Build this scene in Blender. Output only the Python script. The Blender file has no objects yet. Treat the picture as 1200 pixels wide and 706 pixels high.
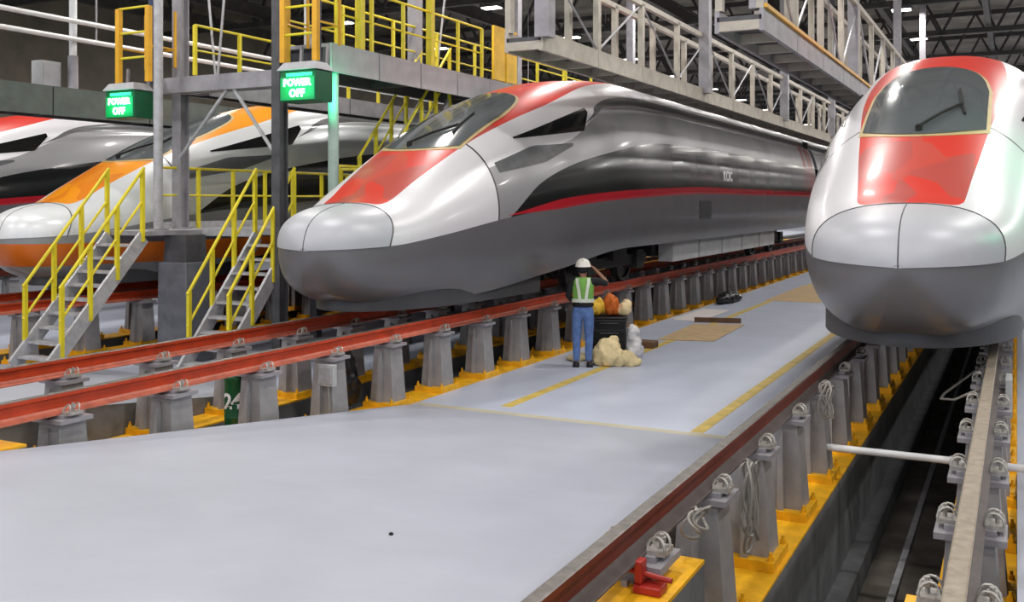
import bpy, bmesh, math, random
import numpy as np
from mathutils import Vector, Matrix

random.seed(7)
SC = bpy.context.scene
COL = SC.collection
R = math.radians
PI = math.pi

# ------------------------------------------------------------------ camera
YAW = math.atan(592 / 1150)
cam_d = bpy.data.cameras.new('camera')
cam = bpy.data.objects.new('camera', cam_d)
COL.objects.link(cam)
cam.location = (0, 0, 1.59)
cam.rotation_euler = (PI / 2, 0, YAW)
cam_d.sensor_fit = 'HORIZONTAL'
cam_d.sensor_width = 36
cam_d.lens = 34.5
cam_d.shift_y = -116 / 1200
cam_d.clip_start = 0.05
cam_d.clip_end = 400
SC.camera = cam

# ------------------------------------------------------------------ world, lights, exposure
W = bpy.data.worlds.new('world')
SC.world = W
W.use_nodes = True
bg = W.node_tree.nodes['Background']
bg.inputs[0].default_value = (0.80, 0.88, 1.0, 1)
bg.inputs[1].default_value = 1.15
SC.view_settings.view_transform = 'Standard'
SC.view_settings.look = 'None'
SC.view_settings.gamma = 1
SC.view_settings.use_curve_mapping = False
SC.view_settings.exposure = -0.22


def area(loc, size, power, col=(1, 0.97, 0.93), rot=(0, 0, 0), sy=None):
    d = bpy.data.lights.new('hall_light', 'AREA')
    d.energy = power
    d.color = col
    d.shape = 'RECTANGLE'
    d.size = size
    d.size_y = sy or size
    o = bpy.data.objects.new('hall_light', d)
    o.location = loc
    o.rotation_euler = rot
    COL.objects.link(o)
    return o


LAMP_Z = 8.1
LAMP_ROWS = (-21.8, -15.7, -9.6, -3.5, 2.6, 8.7)
for lx in LAMP_ROWS:
    for k in range(-5, 6):
        area((lx, 29 + 6.7 * k, LAMP_Z - 0.03), 0.6, 235, sy=0.35)
    for ly in (70, 85, 105):
        area((lx, ly, LAMP_Z - 0.03), 0.6, 420, sy=0.35)


# ------------------------------------------------------------------ materials
def lin(c):
    return tuple(((v / 255) / 12.92 if v / 255 <= 0.04045 else ((v / 255 + 0.055) / 1.055) ** 2.4) for v in c)


def mat(name, rgb, rough=0.5, metal=0.0, var=0.12, scale=6.0, emit=0.0, bump=0.0, rgb2=None, coat=0.0):
    m = bpy.data.materials.new(name)
    m.use_nodes = True
    nt = m.node_tree
    b = nt.nodes['Principled BSDF']
    c = lin(rgb)
    b.inputs['Roughness'].default_value = rough
    b.inputs['Metallic'].default_value = metal
    if coat:
        b.inputs['Coat Weight'].default_value = coat
        b.inputs['Coat Roughness'].default_value = 0.08
    if var or rgb2:
        tc = nt.nodes.new('ShaderNodeTexCoord')
        nz = nt.nodes.new('ShaderNodeTexNoise')
        nz.inputs['Scale'].default_value = scale
        nz.inputs['Detail'].default_value = 6
        nz.inputs['Roughness'].default_value = 0.62
        nt.links.new(tc.outputs['Object'], nz.inputs['Vector'])
        rp = nt.nodes.new('ShaderNodeValToRGB')
        c2 = lin(rgb2) if rgb2 else tuple(v * (1 - var * 2) for v in c)
        c3 = c if rgb2 else tuple(min(1, v * (1 + var)) for v in c)
        rp.color_ramp.elements[0].position = 0.3
        rp.color_ramp.elements[1].position = 0.68
        rp.color_ramp.elements[0].color = (*c2, 1)
        rp.color_ramp.elements[1].color = (*c3, 1)
        nt.links.new(nz.outputs['Fac'], rp.inputs['Fac'])
        nt.links.new(rp.outputs['Color'], b.inputs['Base Color'])
        if bump:
            bp = nt.nodes.new('ShaderNodeBump')
            bp.inputs['Strength'].default_value = bump
            bp.inputs['Distance'].default_value = 0.01
            nt.links.new(nz.outputs['Fac'], bp.inputs['Height'])
            nt.links.new(bp.outputs['Normal'], b.inputs['Normal'])
    else:
        b.inputs['Base Color'].default_value = (*c, 1)
    if emit:
        b.inputs['Emission Color'].default_value = (*c, 1)
        b.inputs['Emission Strength'].default_value = emit
    return m


M = {}
M['epoxy'] = mat('grey_epoxy', (170, 174, 187), 0.42, 0, 0.04, 1.3)
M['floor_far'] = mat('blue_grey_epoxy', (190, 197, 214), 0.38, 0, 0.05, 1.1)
M['concrete'] = mat('pit_concrete', (112, 114, 116), 0.8, 0, 0.18, 3, bump=0.3)
M['pit_floor'] = mat('pit_floor_concrete', (98, 91, 84), 0.8, 0, 0.25, 2, bump=0.3)
M['yellow'] = mat('yellow_floor_paint', (240, 178, 20), 0.5, 0, 0.14, 5)
M['yellow_line'] = mat('yellow_line_paint', (214, 186, 96), 0.5, 0, 0.14, 4)
M['faint_line'] = mat('faded_yellow_line_paint', (190, 184, 160), 0.5, 0, 0.05, 4)
M['rail_yellow'] = mat('yellow_handrail_paint', (226, 208, 40), 0.45, 0, 0.08, 4)
M['gate_yellow'] = mat('bright_yellow_gate_paint', (236, 190, 36), 0.45, 0, 0.1, 3)
M['cage_yellow'] = mat('amber_ladder_paint', (222, 164, 30), 0.45, 0, 0.08, 4)
M['post'] = mat('grey_post_paint', (150, 148, 150), 0.5, 0.05, 0.1, 5)
M['steel'] = mat('grey_structural_steel', (152, 149, 155), 0.5, 0.1, 0.12, 4)
M['steel_dark'] = mat('dark_structural_steel', (80, 79, 83), 0.55, 0.1, 0.2, 4)
M['galv'] = mat('galvanised_steel', (182, 181, 185), 0.4, 0.2, 0.12, 9)
M['beige_steel'] = mat('beige_grey_steel', (182, 174, 162), 0.5, 0.05, 0.1, 5)
M['panel'] = mat('pale_grey_fascia', (172, 171, 176), 0.5, 0.05, 0.07, 3)
M['deck_green'] = mat('green_grey_deck_steel', (88, 98, 94), 0.5, 0.1, 0.12, 3)
M['rail_red'] = mat('red_rail_paint', (192, 64, 26), 0.4, 0, 0.14, 5)
M['foot_red_lit'] = mat('dusty_lit_red_rail_foot', (198, 112, 90), 0.5, 0, 0.16, 7)  # paler red: dust plus light caught on the flange, put into the colour
M['rail_brown'] = mat('brown_red_rail_paint', (112, 42, 26), 0.5, 0, 0.16, 6)
M['rail_head'] = mat('dark_rail_head_steel', (122, 116, 112), 0.4, 0.6, 0.2, 12)
M['rail_dusty'] = mat('dusty_rail_steel', (152, 140, 124), 0.55, 0.15, 0.16, 14)
M['rail_web'] = mat('grey_brown_rail_web', (98, 88, 86), 0.6, 0.1, 0.14, 8)
M['clip'] = mat('zinc_clip_steel', (180, 176, 170), 0.4, 0.3, 0.2, 20)
M['black'] = mat('black_rubber', (9, 9, 10), 0.75, 0, 0.1, 8)
M['under'] = mat('underframe_dark', (30, 30, 32), 0.55, 0.2, 0.2, 5)
M['wheel'] = mat('wheel_steel', (58, 56, 55), 0.45, 0.6, 0.15, 8)
M['joint'] = mat('dark_joint_seal', (70, 70, 74), 0.6, 0, 0)
M['equip'] = mat('light_grey_equipment_skirt', (176, 178, 180), 0.4, 0.1, 0.1, 2)
M['glass'] = mat('dark_train_glass', (90, 96, 99), 0.16, 0, 0, coat=0.6)
M['band_glass'] = mat('tinted_window_glass', (18, 20, 20), 0.14, 0, 0, coat=0.35)
M['headlight'] = mat('smoked_headlight_glass', (120, 122, 124), 0.1, 0.3, 0.1, 8, coat=0.8)
M['frame_gold'] = mat('pale_gold_window_seal', (190, 168, 120), 0.5, 0.1, 0.05)
M['cover'] = mat('silver_nose_cover', (184, 185, 191), 0.42, 0.12, 0.03, 1.0)
M['chin'] = mat('charcoal_chin_paint', (72, 72, 75), 0.42, 0.1, 0.1, 2)
M['white_letters'] = mat('white_lettering', (230, 230, 230), 0.5, 0, 0)
M['sign_box'] = mat('dark_green_sign_housing', (14, 92, 58), 0.4, 0.1, 0.05)
M['sign_face'] = mat('lit_green_sign_face', (6, 130, 74), 0.3, 0, 0, emit=0.4)
M['sign_text'] = mat('lit_white_green_letters', (190, 255, 225), 0.4, 0, 0, emit=5.0)
M['lamp'] = mat('lamp_diffuser', (255, 250, 240), 0.4, 0, 0, emit=7.0)
M['truss'] = mat('roof_truss_steel', (70, 68, 66), 0.6, 0.2, 0.2, 3)
M['roof'] = mat('roof_sheet', (120, 114, 104), 0.7, 0.05, 0.3, 0.6)
M['wall'] = mat('hall_wall_sheet', (128, 120, 106), 0.7, 0.05, 0.15, 0.8)
M['white_pipe'] = mat('white_pipe_paint', (222, 222, 224), 0.4, 0, 0.05)
M['column'] = mat('grey_painted_column', (106, 108, 116), 0.55, 0.05, 0.14, 4)
M['bin_green'] = mat('green_drum_paint', (10, 84, 46), 0.35, 0, 0.08)
M['tarp_black'] = mat('black_plastic', (20, 20, 24), 0.35, 0, 0.1, 6)
M['box_white'] = mat('white_grey_box', (176, 178, 178), 0.5, 0, 0.08)
M['cable'] = mat('grey_cable', (150, 146, 140), 0.5, 0.1, 0.1)
M['red_paint'] = mat('red_clamp_paint', (168, 40, 30), 0.45, 0, 0.1)
M['skin'] = mat('skin', (150, 106, 82), 0.55, 0, 0.05)
M['helmet'] = mat('white_helmet_shell', (226, 222, 214), 0.35, 0, 0.02)
M['shirt'] = mat('black_shirt_cloth', (20, 20, 24), 0.8, 0, 0.2, 20)
M['vest'] = mat('lime_vest_cloth', (118, 172, 78), 0.7, 0, 0.08, 20)
M['band'] = mat('pale_reflective_band', (216, 222, 206), 0.4, 0, 0.05)
M['jeans'] = mat('blue_jeans_denim', (92, 122, 178), 0.8, 0, 0.16, 14)
M['shoe'] = mat('dark_shoe_leather', (38, 38, 44), 0.6, 0, 0.1)
M['canvas'] = mat('beige_canvas', (228, 208, 160), 0.8, 0, 0.14, 7)
M['cloth_yellow'] = mat('yellow_cloth', (236, 190, 60), 0.7, 0, 0.12, 12)
M['cloth_orange'] = mat('orange_cloth', (206, 104, 30), 0.7, 0, 0.15, 12)
M['cloth_cream'] = mat('cream_cloth', (228, 204, 158), 0.7, 0, 0.08, 12)
M['bag_white'] = mat('white_plastic_bag', (222, 220, 222), 0.5, 0, 0.08, 9)
M['wood'] = mat('brown_wood', (110, 80, 58), 0.7, 0, 0.2, 9)
M['card'] = mat('tan_cardboard', (196, 168, 128), 0.8, 0, 0.1, 4)
M['paper'] = mat('pale_sheet', (226, 220, 216), 0.7, 0, 0.03)


# ------------------------------------------------------------------ mesh builder and tagging
def wloc(o):
    v = Vector((0, 0, 0))
    while o is not None:
        v = v + o.location
        o = o.parent
    return v


class MB:
    def __init__(s):
        s.v, s.f, s.mi = [], [], []

    def add(s, vs, fs, mi=0):
        n = len(s.v)
        s.v += [tuple(p) for p in vs]
        s.f += [tuple(i + n for i in f) for f in fs]
        s.mi += [mi] * len(fs)
        return s

    def box(s, x0, x1, y0, y1, z0, z1, mi=0):
        vs = [(x, y, z) for z in (z0, z1) for y in (y0, y1) for x in (x0, x1)]
        return s.add(vs, [(0, 2, 3, 1), (4, 5, 7, 6), (0, 1, 5, 4), (2, 6, 7, 3), (0, 4, 6, 2), (1, 3, 7, 5)], mi)

    def taper(s, c, b, t, z0, z1, mi=0):
        vs = [(c[0] + sx * w[0] / 2, c[1] + sy * w[1] / 2, z) for z, w in ((z0, b), (z1, t)) for sy in (-1, 1) for sx in (-1, 1)]
        return s.add(vs, [(0, 2, 3, 1), (4, 5, 7, 6), (0, 1, 5, 4), (2, 6, 7, 3), (0, 4, 6, 2), (1, 3, 7, 5)], mi)

    def bar(s, p0, p1, w, h, mi=0):
        p0, p1 = Vector(p0), Vector(p1)
        d = (p1 - p0).normalized()
        up = Vector((0, 0, 1)) if abs(d.z) < 0.98 else Vector((0, 1, 0))
        sd = d.cross(up).normalized()
        up = sd.cross(d).normalized()
        vs = []
        for p in (p0, p1):
            for a, b in ((-1, -1), (1, -1), (1, 1), (-1, 1)):
                vs.append(p + sd * a * w / 2 + up * b * h / 2)
        return s.add(vs, [(3, 2, 1, 0), (4, 5, 6, 7), (0, 1, 5, 4), (1, 2, 6, 5), (2, 3, 7, 6), (3, 0, 4, 7)], mi)

    def path(s, pts, r, n=8, closed=False, mi=0):
        pts = [Vector(p) for p in pts]
        m = len(pts)
        rs = r if isinstance(r, (list, tuple)) else [r] * m
        vs, prev = [], None
        for i, p in enumerate(pts):
            a = pts[(i - 1) % m] if (i or closed) else pts[i]
            b = pts[(i + 1) % m] if (i < m - 1 or closed) else pts[i]
            d = (b - a).normalized()
            up = prev or (Vector((0, 0, 1)) if abs(d.z) < 0.9 else Vector((1, 0, 0)))
            sd = d.cross(up)
            if sd.length < 1e-6:
                sd = d.cross(Vector((0.3, 1, 0.1)))
            sd.normalize()
            up = sd.cross(d).normalized()
            prev = up
            for k in range(n):
                an = 2 * PI * k / n
                vs.append(p + (sd * math.cos(an) + up * math.sin(an)) * rs[i])
        fs = []
        for i in range(m if closed else m - 1):
            j = (i + 1) % m
            for k in range(n):
                l = (k + 1) % n
                fs.append((i * n + k, i * n + l, j * n + l, j * n + k))
        if not closed:
            fs.append(tuple(reversed(range(n))))
            fs.append(tuple((m - 1) * n + k for k in range(n)))
        return s.add(vs, fs, mi)

    def tube(s, p0, p1, r, n=8, mi=0):
        return s.path([p0, p1], r, n, mi=mi)

    def lathe(s, prof, c=(0, 0, 0), n=20, axis='z', mi=0):
        vs = []
        for r, h in prof:
            for k in range(n):
                a = 2 * PI * k / n
                x, y = r * math.cos(a), r * math.sin(a)
                q = {'z': (x, y, h), 'x': (h, x, y), 'y': (x, h, y)}[axis]
                vs.append((c[0] + q[0], c[1] + q[1], c[2] + q[2]))
        m = len(prof)
        fs = []
        for i in range(m - 1):
            for k in range(n):
                l = (k + 1) % n
                fs.append((i * n + k, i * n + l, (i + 1) * n + l, (i + 1) * n + k))
        fs.append(tuple(reversed(range(n))))
        fs.append(tuple((m - 1) * n + k for k in range(n)))
        return s.add(vs, fs, mi)

    def extrude_y(s, prof, y0, y1, mis=None, seg=1):
        n = len(prof)
        vs = []
        for i in range(seg + 1):
            y = y0 + (y1 - y0) * i / seg
            vs += [(x, y, z) for x, z in prof]
        base = len(s.v)
        s.v += vs
        for i in range(seg):
            for k in range(n):
                l = (k + 1) % n
                s.f.append((base + i * n + k, base + (i + 1) * n + k, base + (i + 1) * n + l, base + i * n + l))
                s.mi.append(mis[k] if mis else 0)
        s.f.append(tuple(base + k for k in range(n)))
        s.mi.append(0)
        s.f.append(tuple(base + seg * n + k for k in reversed(range(n))))
        s.mi.append(0)
        return s

    def blob(s, c, rad, n=14, m=9, noise=0.0, seed=0, flat=0.0, mi=0):
        rr = random.Random(seed)
        ph = [rr.uniform(0, 6.28) for _ in range(8)]
        vs = []
        for i in range(m + 1):
            th = PI * i / m
            for k in range(n):
                a = 2 * PI * k / n
                q = 1 + noise * (math.sin(3 * a + ph[0] + 2 * th) + 0.7 * math.sin(5 * a + ph[1] - 3 * th) + 0.6 * math.sin(4 * th + ph[2] + a))
                x, y, z = math.sin(th) * math.cos(a) * q, math.sin(th) * math.sin(a) * q, math.cos(th) * q
                if z < -1 + flat:
                    z = -1 + flat
                vs.append((c[0] + x * rad[0], c[1] + y * rad[1], c[2] + z * rad[2]))
        fs = []
        for i in range(m):
            for k in range(n):
                l = (k + 1) % n
                fs.append((i * n + k, (i + 1) * n + k, (i + 1) * n + l, i * n + l))
        return s.add(vs, fs, mi)

    def mesh(s, name, mats, smooth=False, off=(0, 0, 0)):
        me = bpy.data.meshes.new(name)
        me.from_pydata([(p[0] - off[0], p[1] - off[1], p[2] - off[2]) for p in s.v], [], s.f)
        mats = mats if isinstance(mats, (list, tuple)) else [mats]
        for m in mats:
            me.materials.append(m)
        if len(mats) > 1:
            me.polygons.foreach_set('material_index', s.mi)
        bm = bmesh.new()
        bm.from_mesh(me)
        bmesh.ops.remove_doubles(bm, verts=bm.verts, dist=1e-5)
        bmesh.ops.recalc_face_normals(bm, faces=bm.faces)
        if smooth:
            for f in bm.faces:
                f.smooth = True
            for e in bm.edges:
                if len(e.link_faces) == 2 and e.calc_face_angle(0) > 0.75:
                    e.smooth = False
        bm.to_mesh(me)
        bm.free()
        me.update()
        return me

    def build(s, name, mats, parent=None, smooth=False, loc=None, bevel=0):
        """world-space verts -> one mesh object; origin at loc (world) or at the parent's origin"""
        base = wloc(parent) if parent else Vector((0, 0, 0))
        org = Vector(loc) if loc is not None else base
        o = bpy.data.objects.new(name, s.mesh(name, mats, smooth, org))
        COL.objects.link(o)
        o.parent = parent
        o.location = org - base
        if bevel:
            md = o.modifiers.new('bevel', 'BEVEL')
            md.width = bevel
            md.segments = 2
            md.limit_method = 'ANGLE'
        return o


def put(name, me, parent, loc, rz=0, label=None):
    """a part sharing the mesh me at a world location"""
    o = bpy.data.objects.new(name, me)
    COL.objects.link(o)
    o.parent = parent
    o.location = Vector(loc) - (wloc(parent) if parent else Vector((0, 0, 0)))
    if rz:
        o.rotation_euler = (0, 0, rz)
    if label:
        o['label'] = label
    return o


def tag(o, label, cat, group=None):
    o['label'] = label
    o['category'] = cat
    if group:
        o['group'] = group
    return o


def thing(name, label, cat, loc=(0, 0, 0), group=None, rz=0):
    o = bpy.data.objects.new(name, None)
    o.empty_display_size = 0.2
    COL.objects.link(o)
    o.location = loc
    o.rotation_euler = (0, 0, rz)
    return tag(o, label, cat, group)


def struct(o):
    o['kind'] = 'structure'
    return o


def copy_tree(o, parent=None):
    c = o.copy()
    COL.objects.link(c)
    if parent:
        c.parent = parent
    for ch in list(o.children):
        copy_tree(ch, c)
    return c


def text_mesh(name, txt, size, m, depth=0.01, bold=0.0, space=1.0):
    cu = bpy.data.curves.new(name, 'FONT')
    cu.body = txt
    cu.size = size
    cu.align_x = 'CENTER'
    cu.align_y = 'CENTER'
    cu.extrude = depth
    cu.offset = bold
    cu.space_character = space
    cu.resolution_u = 3
    t = bpy.data.objects.new(name, cu)
    COL.objects.link(t)
    bpy.context.view_layer.update()
    me = bpy.data.meshes.new_from_object(t.evaluated_get(bpy.context.evaluated_depsgraph_get()))
    bpy.data.objects.remove(t)
    bpy.data.curves.remove(cu)
    me.name = name
    me.materials.clear()
    me.materials.append(m)
    return me


# ------------------------------------------------------------------ setting: hall, aisles, pits
TRACKS = {'near': -0.976, 'middle': -7.88, 'orange': -14.9, 'far': -21.9}
GA = 0.75          # half gauge, rail centre to track centre
FZ = -1.0          # aisle level, rail head is 0

hall = MB().box(-32.3, -32, -12, 132, -1.2, 10.5)
struct(hall.build('wall_left', M['wall']))
struct(MB().box(15, 15.3, -12, 132, -1.2, 10.5).build('wall_right', M['wall']))
struct(MB().box(-32, 15, 131.7, 132, -1.2, 10.5).build('wall_back', M['wall']))
struct(MB().box(-32.3, 15.3, -12, 132, 10.5, 10.8).build('ceiling', M['roof']))
struct(MB().box(-32, 15, -12, 132, -2.5, -2.1).build('floor', M['pit_floor']))

RY0, RY1 = 2.27, 10.6    # ramp from rail level down to the sunken aisle


def aisle(x0, x1, y_start=-10):
    b = MB()
    prof = [(y_start, 0.0), (RY0, 0.0), (RY1, FZ), (130, FZ)]
    vs = []
    for y, z in prof:
        vs += [(x0, y, z), (x1, y, z), (x0, y, -2.1), (x1, y, -2.1)]
    fs, mi = [], []
    for i in range(3):
        a, c = i * 4, i * 4 + 4
        for f in ((a, a + 1, c + 1, c), (a, c, c + 2, a + 2), (a + 1, a + 3, c + 3, c + 1)):
            fs.append(f)
    fs += [(0, 2, 3, 1), (12, 13, 15, 14)]
    b.add(vs, fs)
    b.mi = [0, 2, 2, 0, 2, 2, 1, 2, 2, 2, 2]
    return struct(b.build('floor', [M['epoxy'], M['floor_far'], M['concrete']]))


aisle_c = aisle(-6.9, -1.95)
aisle(-13.9, -8.86)
aisle(-20.9, -15.88)
aisle(0.0, 14.9)
aisle(-31.9, -22.9)

# painted lines on the middle aisle
for x in (-3.2, -5.75):
    MB().box(x - 0.075, x + 0.075, 10.75 if x > -4 else 11.0, 60, FZ, FZ + 0.003).build('floor_marking', M['yellow_line'], aisle_c)
MB().box(-6.85, -1.97, 10.52, 10.72, FZ + 0.0005, FZ + 0.002).build('floor_marking', M['faint_line'], aisle_c)
n_ln = MB()
sl = -1 / (RY1 - RY0)
za = lambda y: FZ + (RY1 - y) / (RY1 - RY0) if y < RY1 else FZ
# pits: ledges, walls, floor strip
for key, cx in TRACKS.items():
    if key == 'far':
        continue
    for sd in (-1, 1):
        xi, xo = cx + sd * 0.5, cx + sd * 0.974
        x0, x1 = min(xi, xo), max(xi, xo)
        w = struct(MB().box(x0, x1, -8, 125, -2.1, FZ - 0.02).build('trim_1', M['concrete']))
        y_ = MB().box(x0 - 0.0, x1 + 0.0, 5.1, 70, FZ - 0.02, FZ).build('ledge_paint', M['yellow'], w)
        MB().box(x0, x1, -8, 5.1, FZ - 0.02, -0.33).build('end_block', M['concrete'], w)
        MB().box(x0, x1, -8, 5.1, -0.33, -0.31).build('ledge_paint', M['yellow'], w)
        xs = cx + sd * 0.5
        MB().box(min(xs, xs - sd * 0.16), max(xs, xs - sd * 0.16), -8, 70, -2.1, -1.86).build('pit_kerb', M['concrete'], w)
    fl = struct(MB().box(cx - 0.33, cx + 0.33, -8, 70, -2.1, -2.06).build('floor', M['pit_floor']))
    MB().box(cx - 0.08, cx - 0.02, 3, 60, -2.06, -2.02).build('drain_strip', M['galv'], fl)


# ------------------------------------------------------------------ elevated rail tracks
def rail_prof(hw=0.0365):
    return [(-0.075, -0.176), (0.075, -0.176), (0.075, -0.164), (0.02, -0.148), (0.009, -0.13), (0.009, -0.05),
            (hw, -0.036), (hw, -0.006), (hw - 0.008, 0.0), (-hw + 0.008, 0.0), (-hw, -0.006), (-hw, -0.036),
            (-0.009, -0.05), (-0.009, -0.13), (-0.02, -0.148), (-0.075, -0.164)]


RMI = [0, 2, 2, 2, 0, 0, 0, 1, 1, 1, 0, 0, 0, 2, 2, 2]


def rail(name, x, y0, y1, side, head, foot, parent, hw=0.0365):
    b = MB()
    b.extrude_y([(x + px, pz) for px, pz in rail_prof(hw)], y0, y1, RMI)
    return b.build(name, [side, head, foot], parent)


def post_mesh():
    b = MB()
    b.taper((0, 0), (0.34, 0.30), (0.24, 0.26), -0.93, -0.24)
    b.taper((0, -0.17), (0.05, 0.10), (0.03, 0.04), -0.93, -0.28)
    b.taper((0, 0.17), (0.05, 0.10), (0.03, 0.04), -0.93, -0.28)
    return b.mesh('support_post', M['post'])


def cap_mesh():
    b = MB().box(-0.18, 0.18, -0.16, 0.16, -0.24, -0.205)
    b.box(-0.13, 0.13, -0.1, 0.1, -0.205, -0.176)
    return b.mesh('rail_chair', M['steel'])


def base_mesh():
    b = MB().box(-0.22, 0.22, -0.24, 0.24, -1.0, -0.93)
    for sx in (-1, 1):
        for sy in (-1, 1):
            b.lathe([(0.022, -0.93), (0.022, -0.90), (0.012, -0.90), (0.012, -0.87)], (sx * 0.19, sy * 0.2, 0), 6)
    return b.mesh('base_plate', M['yellow'])


def clip_mesh(sd):
    b = MB()
    b.box(min(sd * 0.07, sd * 0.17), max(sd * 0.07, sd * 0.17), -0.07, 0.07, -0.18, -0.155)
    for yo in (-0.045, 0.045):
        pts = []
        for k in range(9):
            a = PI * (k / 8) * 1.25 - 0.3
            pts.append((sd * (0.118 - 0.048 * math.cos(a)), yo + 0.018 * math.sin(a * 1.3), -0.148 + 0.05 * math.sin(a)))
        b.path(pts, 0.0075, 6)
    b.tube((sd * 0.13, 0, -0.16), (sd * 0.13, 0, -0.085), 0.013, 6)
    b.lathe([(0.024, -0.125), (0.024, -0.10)], (sd * 0.13, 0, 0), 6)
    return b.mesh('rail_clip', M['clip'])


PM, CM, BM_ = post_mesh(), cap_mesh(), base_mesh()
CLR, CLL = clip_mesh(1), clip_mesh(-1)
PHASE = 10.4


def track(key, label, y0, y1, rails, clips=True, spaced=1.2, ph=PHASE):
    cx = TRACKS[key]
    t = thing('elevated_track', label, 'track', (cx, y0, FZ))
    for sd, (mside, mhead, hw) in zip((-1, 1), rails):
        x = cx + sd * GA
        rail('rail', x, y0, 92, mside, mhead, M['foot_red_lit'] if mside is M['rail_red'] else M['rail_web'], t, hw)
        k = math.ceil((y0 - ph) / spaced)
        y = ph + k * spaced
        while y < y1:
            p = put('support_post', PM, t, (x, y, 0))
            put('rail_chair', CM, p, (x, y, 0))
            if y > 5.2:
                put('base_plate', BM_, p, (x, y, 0), label='yellow base plate with bolts')
            if clips and y < 32:
                put('rail_clip', CLR, t, (x, y, 0))
                put('rail_clip', CLL, t, (x, y, 0))
            y += spaced
    return t


track_near = track('near', 'raised pit track under the right-hand train, its left rail brown-red, its right rail dusty grey', 1.6, 42,
                   ((M['rail_brown'], M['rail_head'], 0.0365), (M['rail_web'], M['rail_dusty'], 0.046)), ph=5.95)
track_mid = track('middle', 'raised track with bright red rails on grey posts under the middle train', 2.0, 48,
                  ((M['rail_red'], M['rail_head'], 0.0365), (M['rail_red'], M['rail_head'], 0.0365)))
track('orange', 'raised pit track behind the stairs, carrying the orange and white train', 5.0, 34,
      ((M['rail_red'], M['rail_head'], 0.0365), (M['rail_red'], M['rail_head'], 0.0365)), clips=False)
TRACKS['far'] = -21.9
track('far', 'raised pit track farthest to the left, hidden below the red and white train', 8.0, 30,
      ((M['rail_brown'], M['rail_head'], 0.0365), (M['rail_brown'], M['rail_head'], 0.0365)), clips=False, spaced=2.4)


# ------------------------------------------------------------------ high-speed trains
def pchip(xs, ys):
    xs, ys = np.array(xs, float), np.array(ys, float)
    h = np.diff(xs)
    d = np.diff(ys) / h
    m = np.zeros_like(ys)
    m[0], m[-1] = d[0], d[-1]
    for i in range(1, len(xs) - 1):
        if d[i - 1] * d[i] > 0:
            w1, w2 = 2 * h[i] + h[i - 1], h[i] + 2 * h[i - 1]
            m[i] = (w1 + w2) / (w1 / d[i - 1] + w2 / d[i])

    def f(x):
        if x <= xs[0]:
            return float(ys[0])
        if x >= xs[-1]:
            return float(ys[-1])
        i = int(np.searchsorted(xs, x) - 1)
        i = max(0, i)
        t = (x - xs[i]) / h[i]
        return float((2 * t**3 - 3 * t**2 + 1) * ys[i] + (t**3 - 2 * t**2 + t) * h[i] * m[i]
                     + (-2 * t**3 + 3 * t**2) * ys[i + 1] + (t**3 - t**2) * h[i] * m[i + 1])
    return f


def prof(tab):
    g = pchip([math.sqrt(a) for a, _ in tab], [b for _, b in tab])
    return lambda s: g(math.sqrt(max(0.0, s)))


NW = prof([(0, 0.0), (0.1, 0.40), (0.3, 0.66), (0.6, 0.85), (0.85, 0.94), (1.35, 1.08), (1.85, 1.18), (2.85, 1.33), (4, 1.46), (6, 1.60), (8, 1.68), (30, 1.68)])
NT = prof([(0, 0.98), (0.03, 1.14), (0.1, 1.28), (0.3, 1.43), (0.6, 1.52), (0.9, 1.57), (1.15, 1.66), (1.6, 1.93), (2.35, 2.36), (3.35, 2.85), (4.4, 3.24), (5.95, 3.66), (7.05, 3.86), (9.1, 4.04), (11, 4.08), (30, 4.08)])
NB = prof([(0, 0.98), (0.03, 0.78), (0.1, 0.62), (0.3, 0.42), (0.8, 0.28), (1.2, 0.26), (2.2, 0.27), (4.6, 0.5), (7.4, 0.76), (30, 0.76)])
NS = prof([(0, 0.98), (0.7, 1.04), (1.5, 1.15), (3, 1.36), (5, 1.4), (30, 1.4)])
NN = prof([(0, 2.5), (0.9, 2.5), (2.4, 2.15), (5, 2.25), (8, 2.7), (12, 2.9), (30, 2.9)])
NK = prof([(0, 0.5), (0.8, 0.36), (2, 0.22), (4.5, 0.12), (8, 0.06), (30, 0.06)])
Z_STRIPE = prof([(0, 0.98), (0.7, 1.04), (1.5, 1.15), (3, 1.37), (5.85, 1.64), (9, 1.76), (12, 1.82), (30, 1.82)])
Z_BAND = prof([(0, 0.5), (2.2, 0.9), (3, 1.37), (3.95, 1.90), (5.95, 2.38), (9.3, 2.76), (12, 2.80), (30, 2.74)])
H_RED = prof([(0, 0.44), (0.95, 0.50), (2.3, 0.65), (4.1, 0.82), (5.25, 0.86), (7.85, 0.70), (10, 0.42), (11.6, 0.0), (12.2, -0.2), (30, -0.3)])
Z_SIDE = prof([(0, 1.9), (2.6, 2.05), (3.2, 2.20), (5.2, 2.62), (6.2, 3.02), (7.2, 3.38), (9, 3.54), (12, 3.54), (30, 3.52)])
CAR_L = 25.6


def rounded(a, b, r=0.12):
    if a < r and b < r:
        return r - math.hypot(r - a, r - b)
    return min(a, b)



def groove(s, v):
    a = min(1.0, max(0.0, (s - 5.0) / 2.5))
    return 0.055 * a * math.exp(-((v - 0.80) / 0.035) ** 2)


def up_point(s, c, sn):
    """upper section: c, sn are cos/sin of the section angle"""
    n = NN(s)
    w, z0, zt = NW(s), NS(s), NT(s)
    v = max(0.0, sn) ** (2 / n)
    x = w * abs(c) ** (2 / n)
    k = 1 - groove(s, v)
    return (x * k) * (1 if c >= 0 else -1), z0 + (zt - z0) * v * (1 - groove(s, v) * 0.5)


def z_at_x(s, x):
    n, w, z0, zt = NN(s), NW(s), NS(s), NT(s)
    q = min(1.0, abs(x) / max(w, 1e-6))
    return z0 + (zt - z0) * (1 - q ** n) ** (1 / n)


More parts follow.
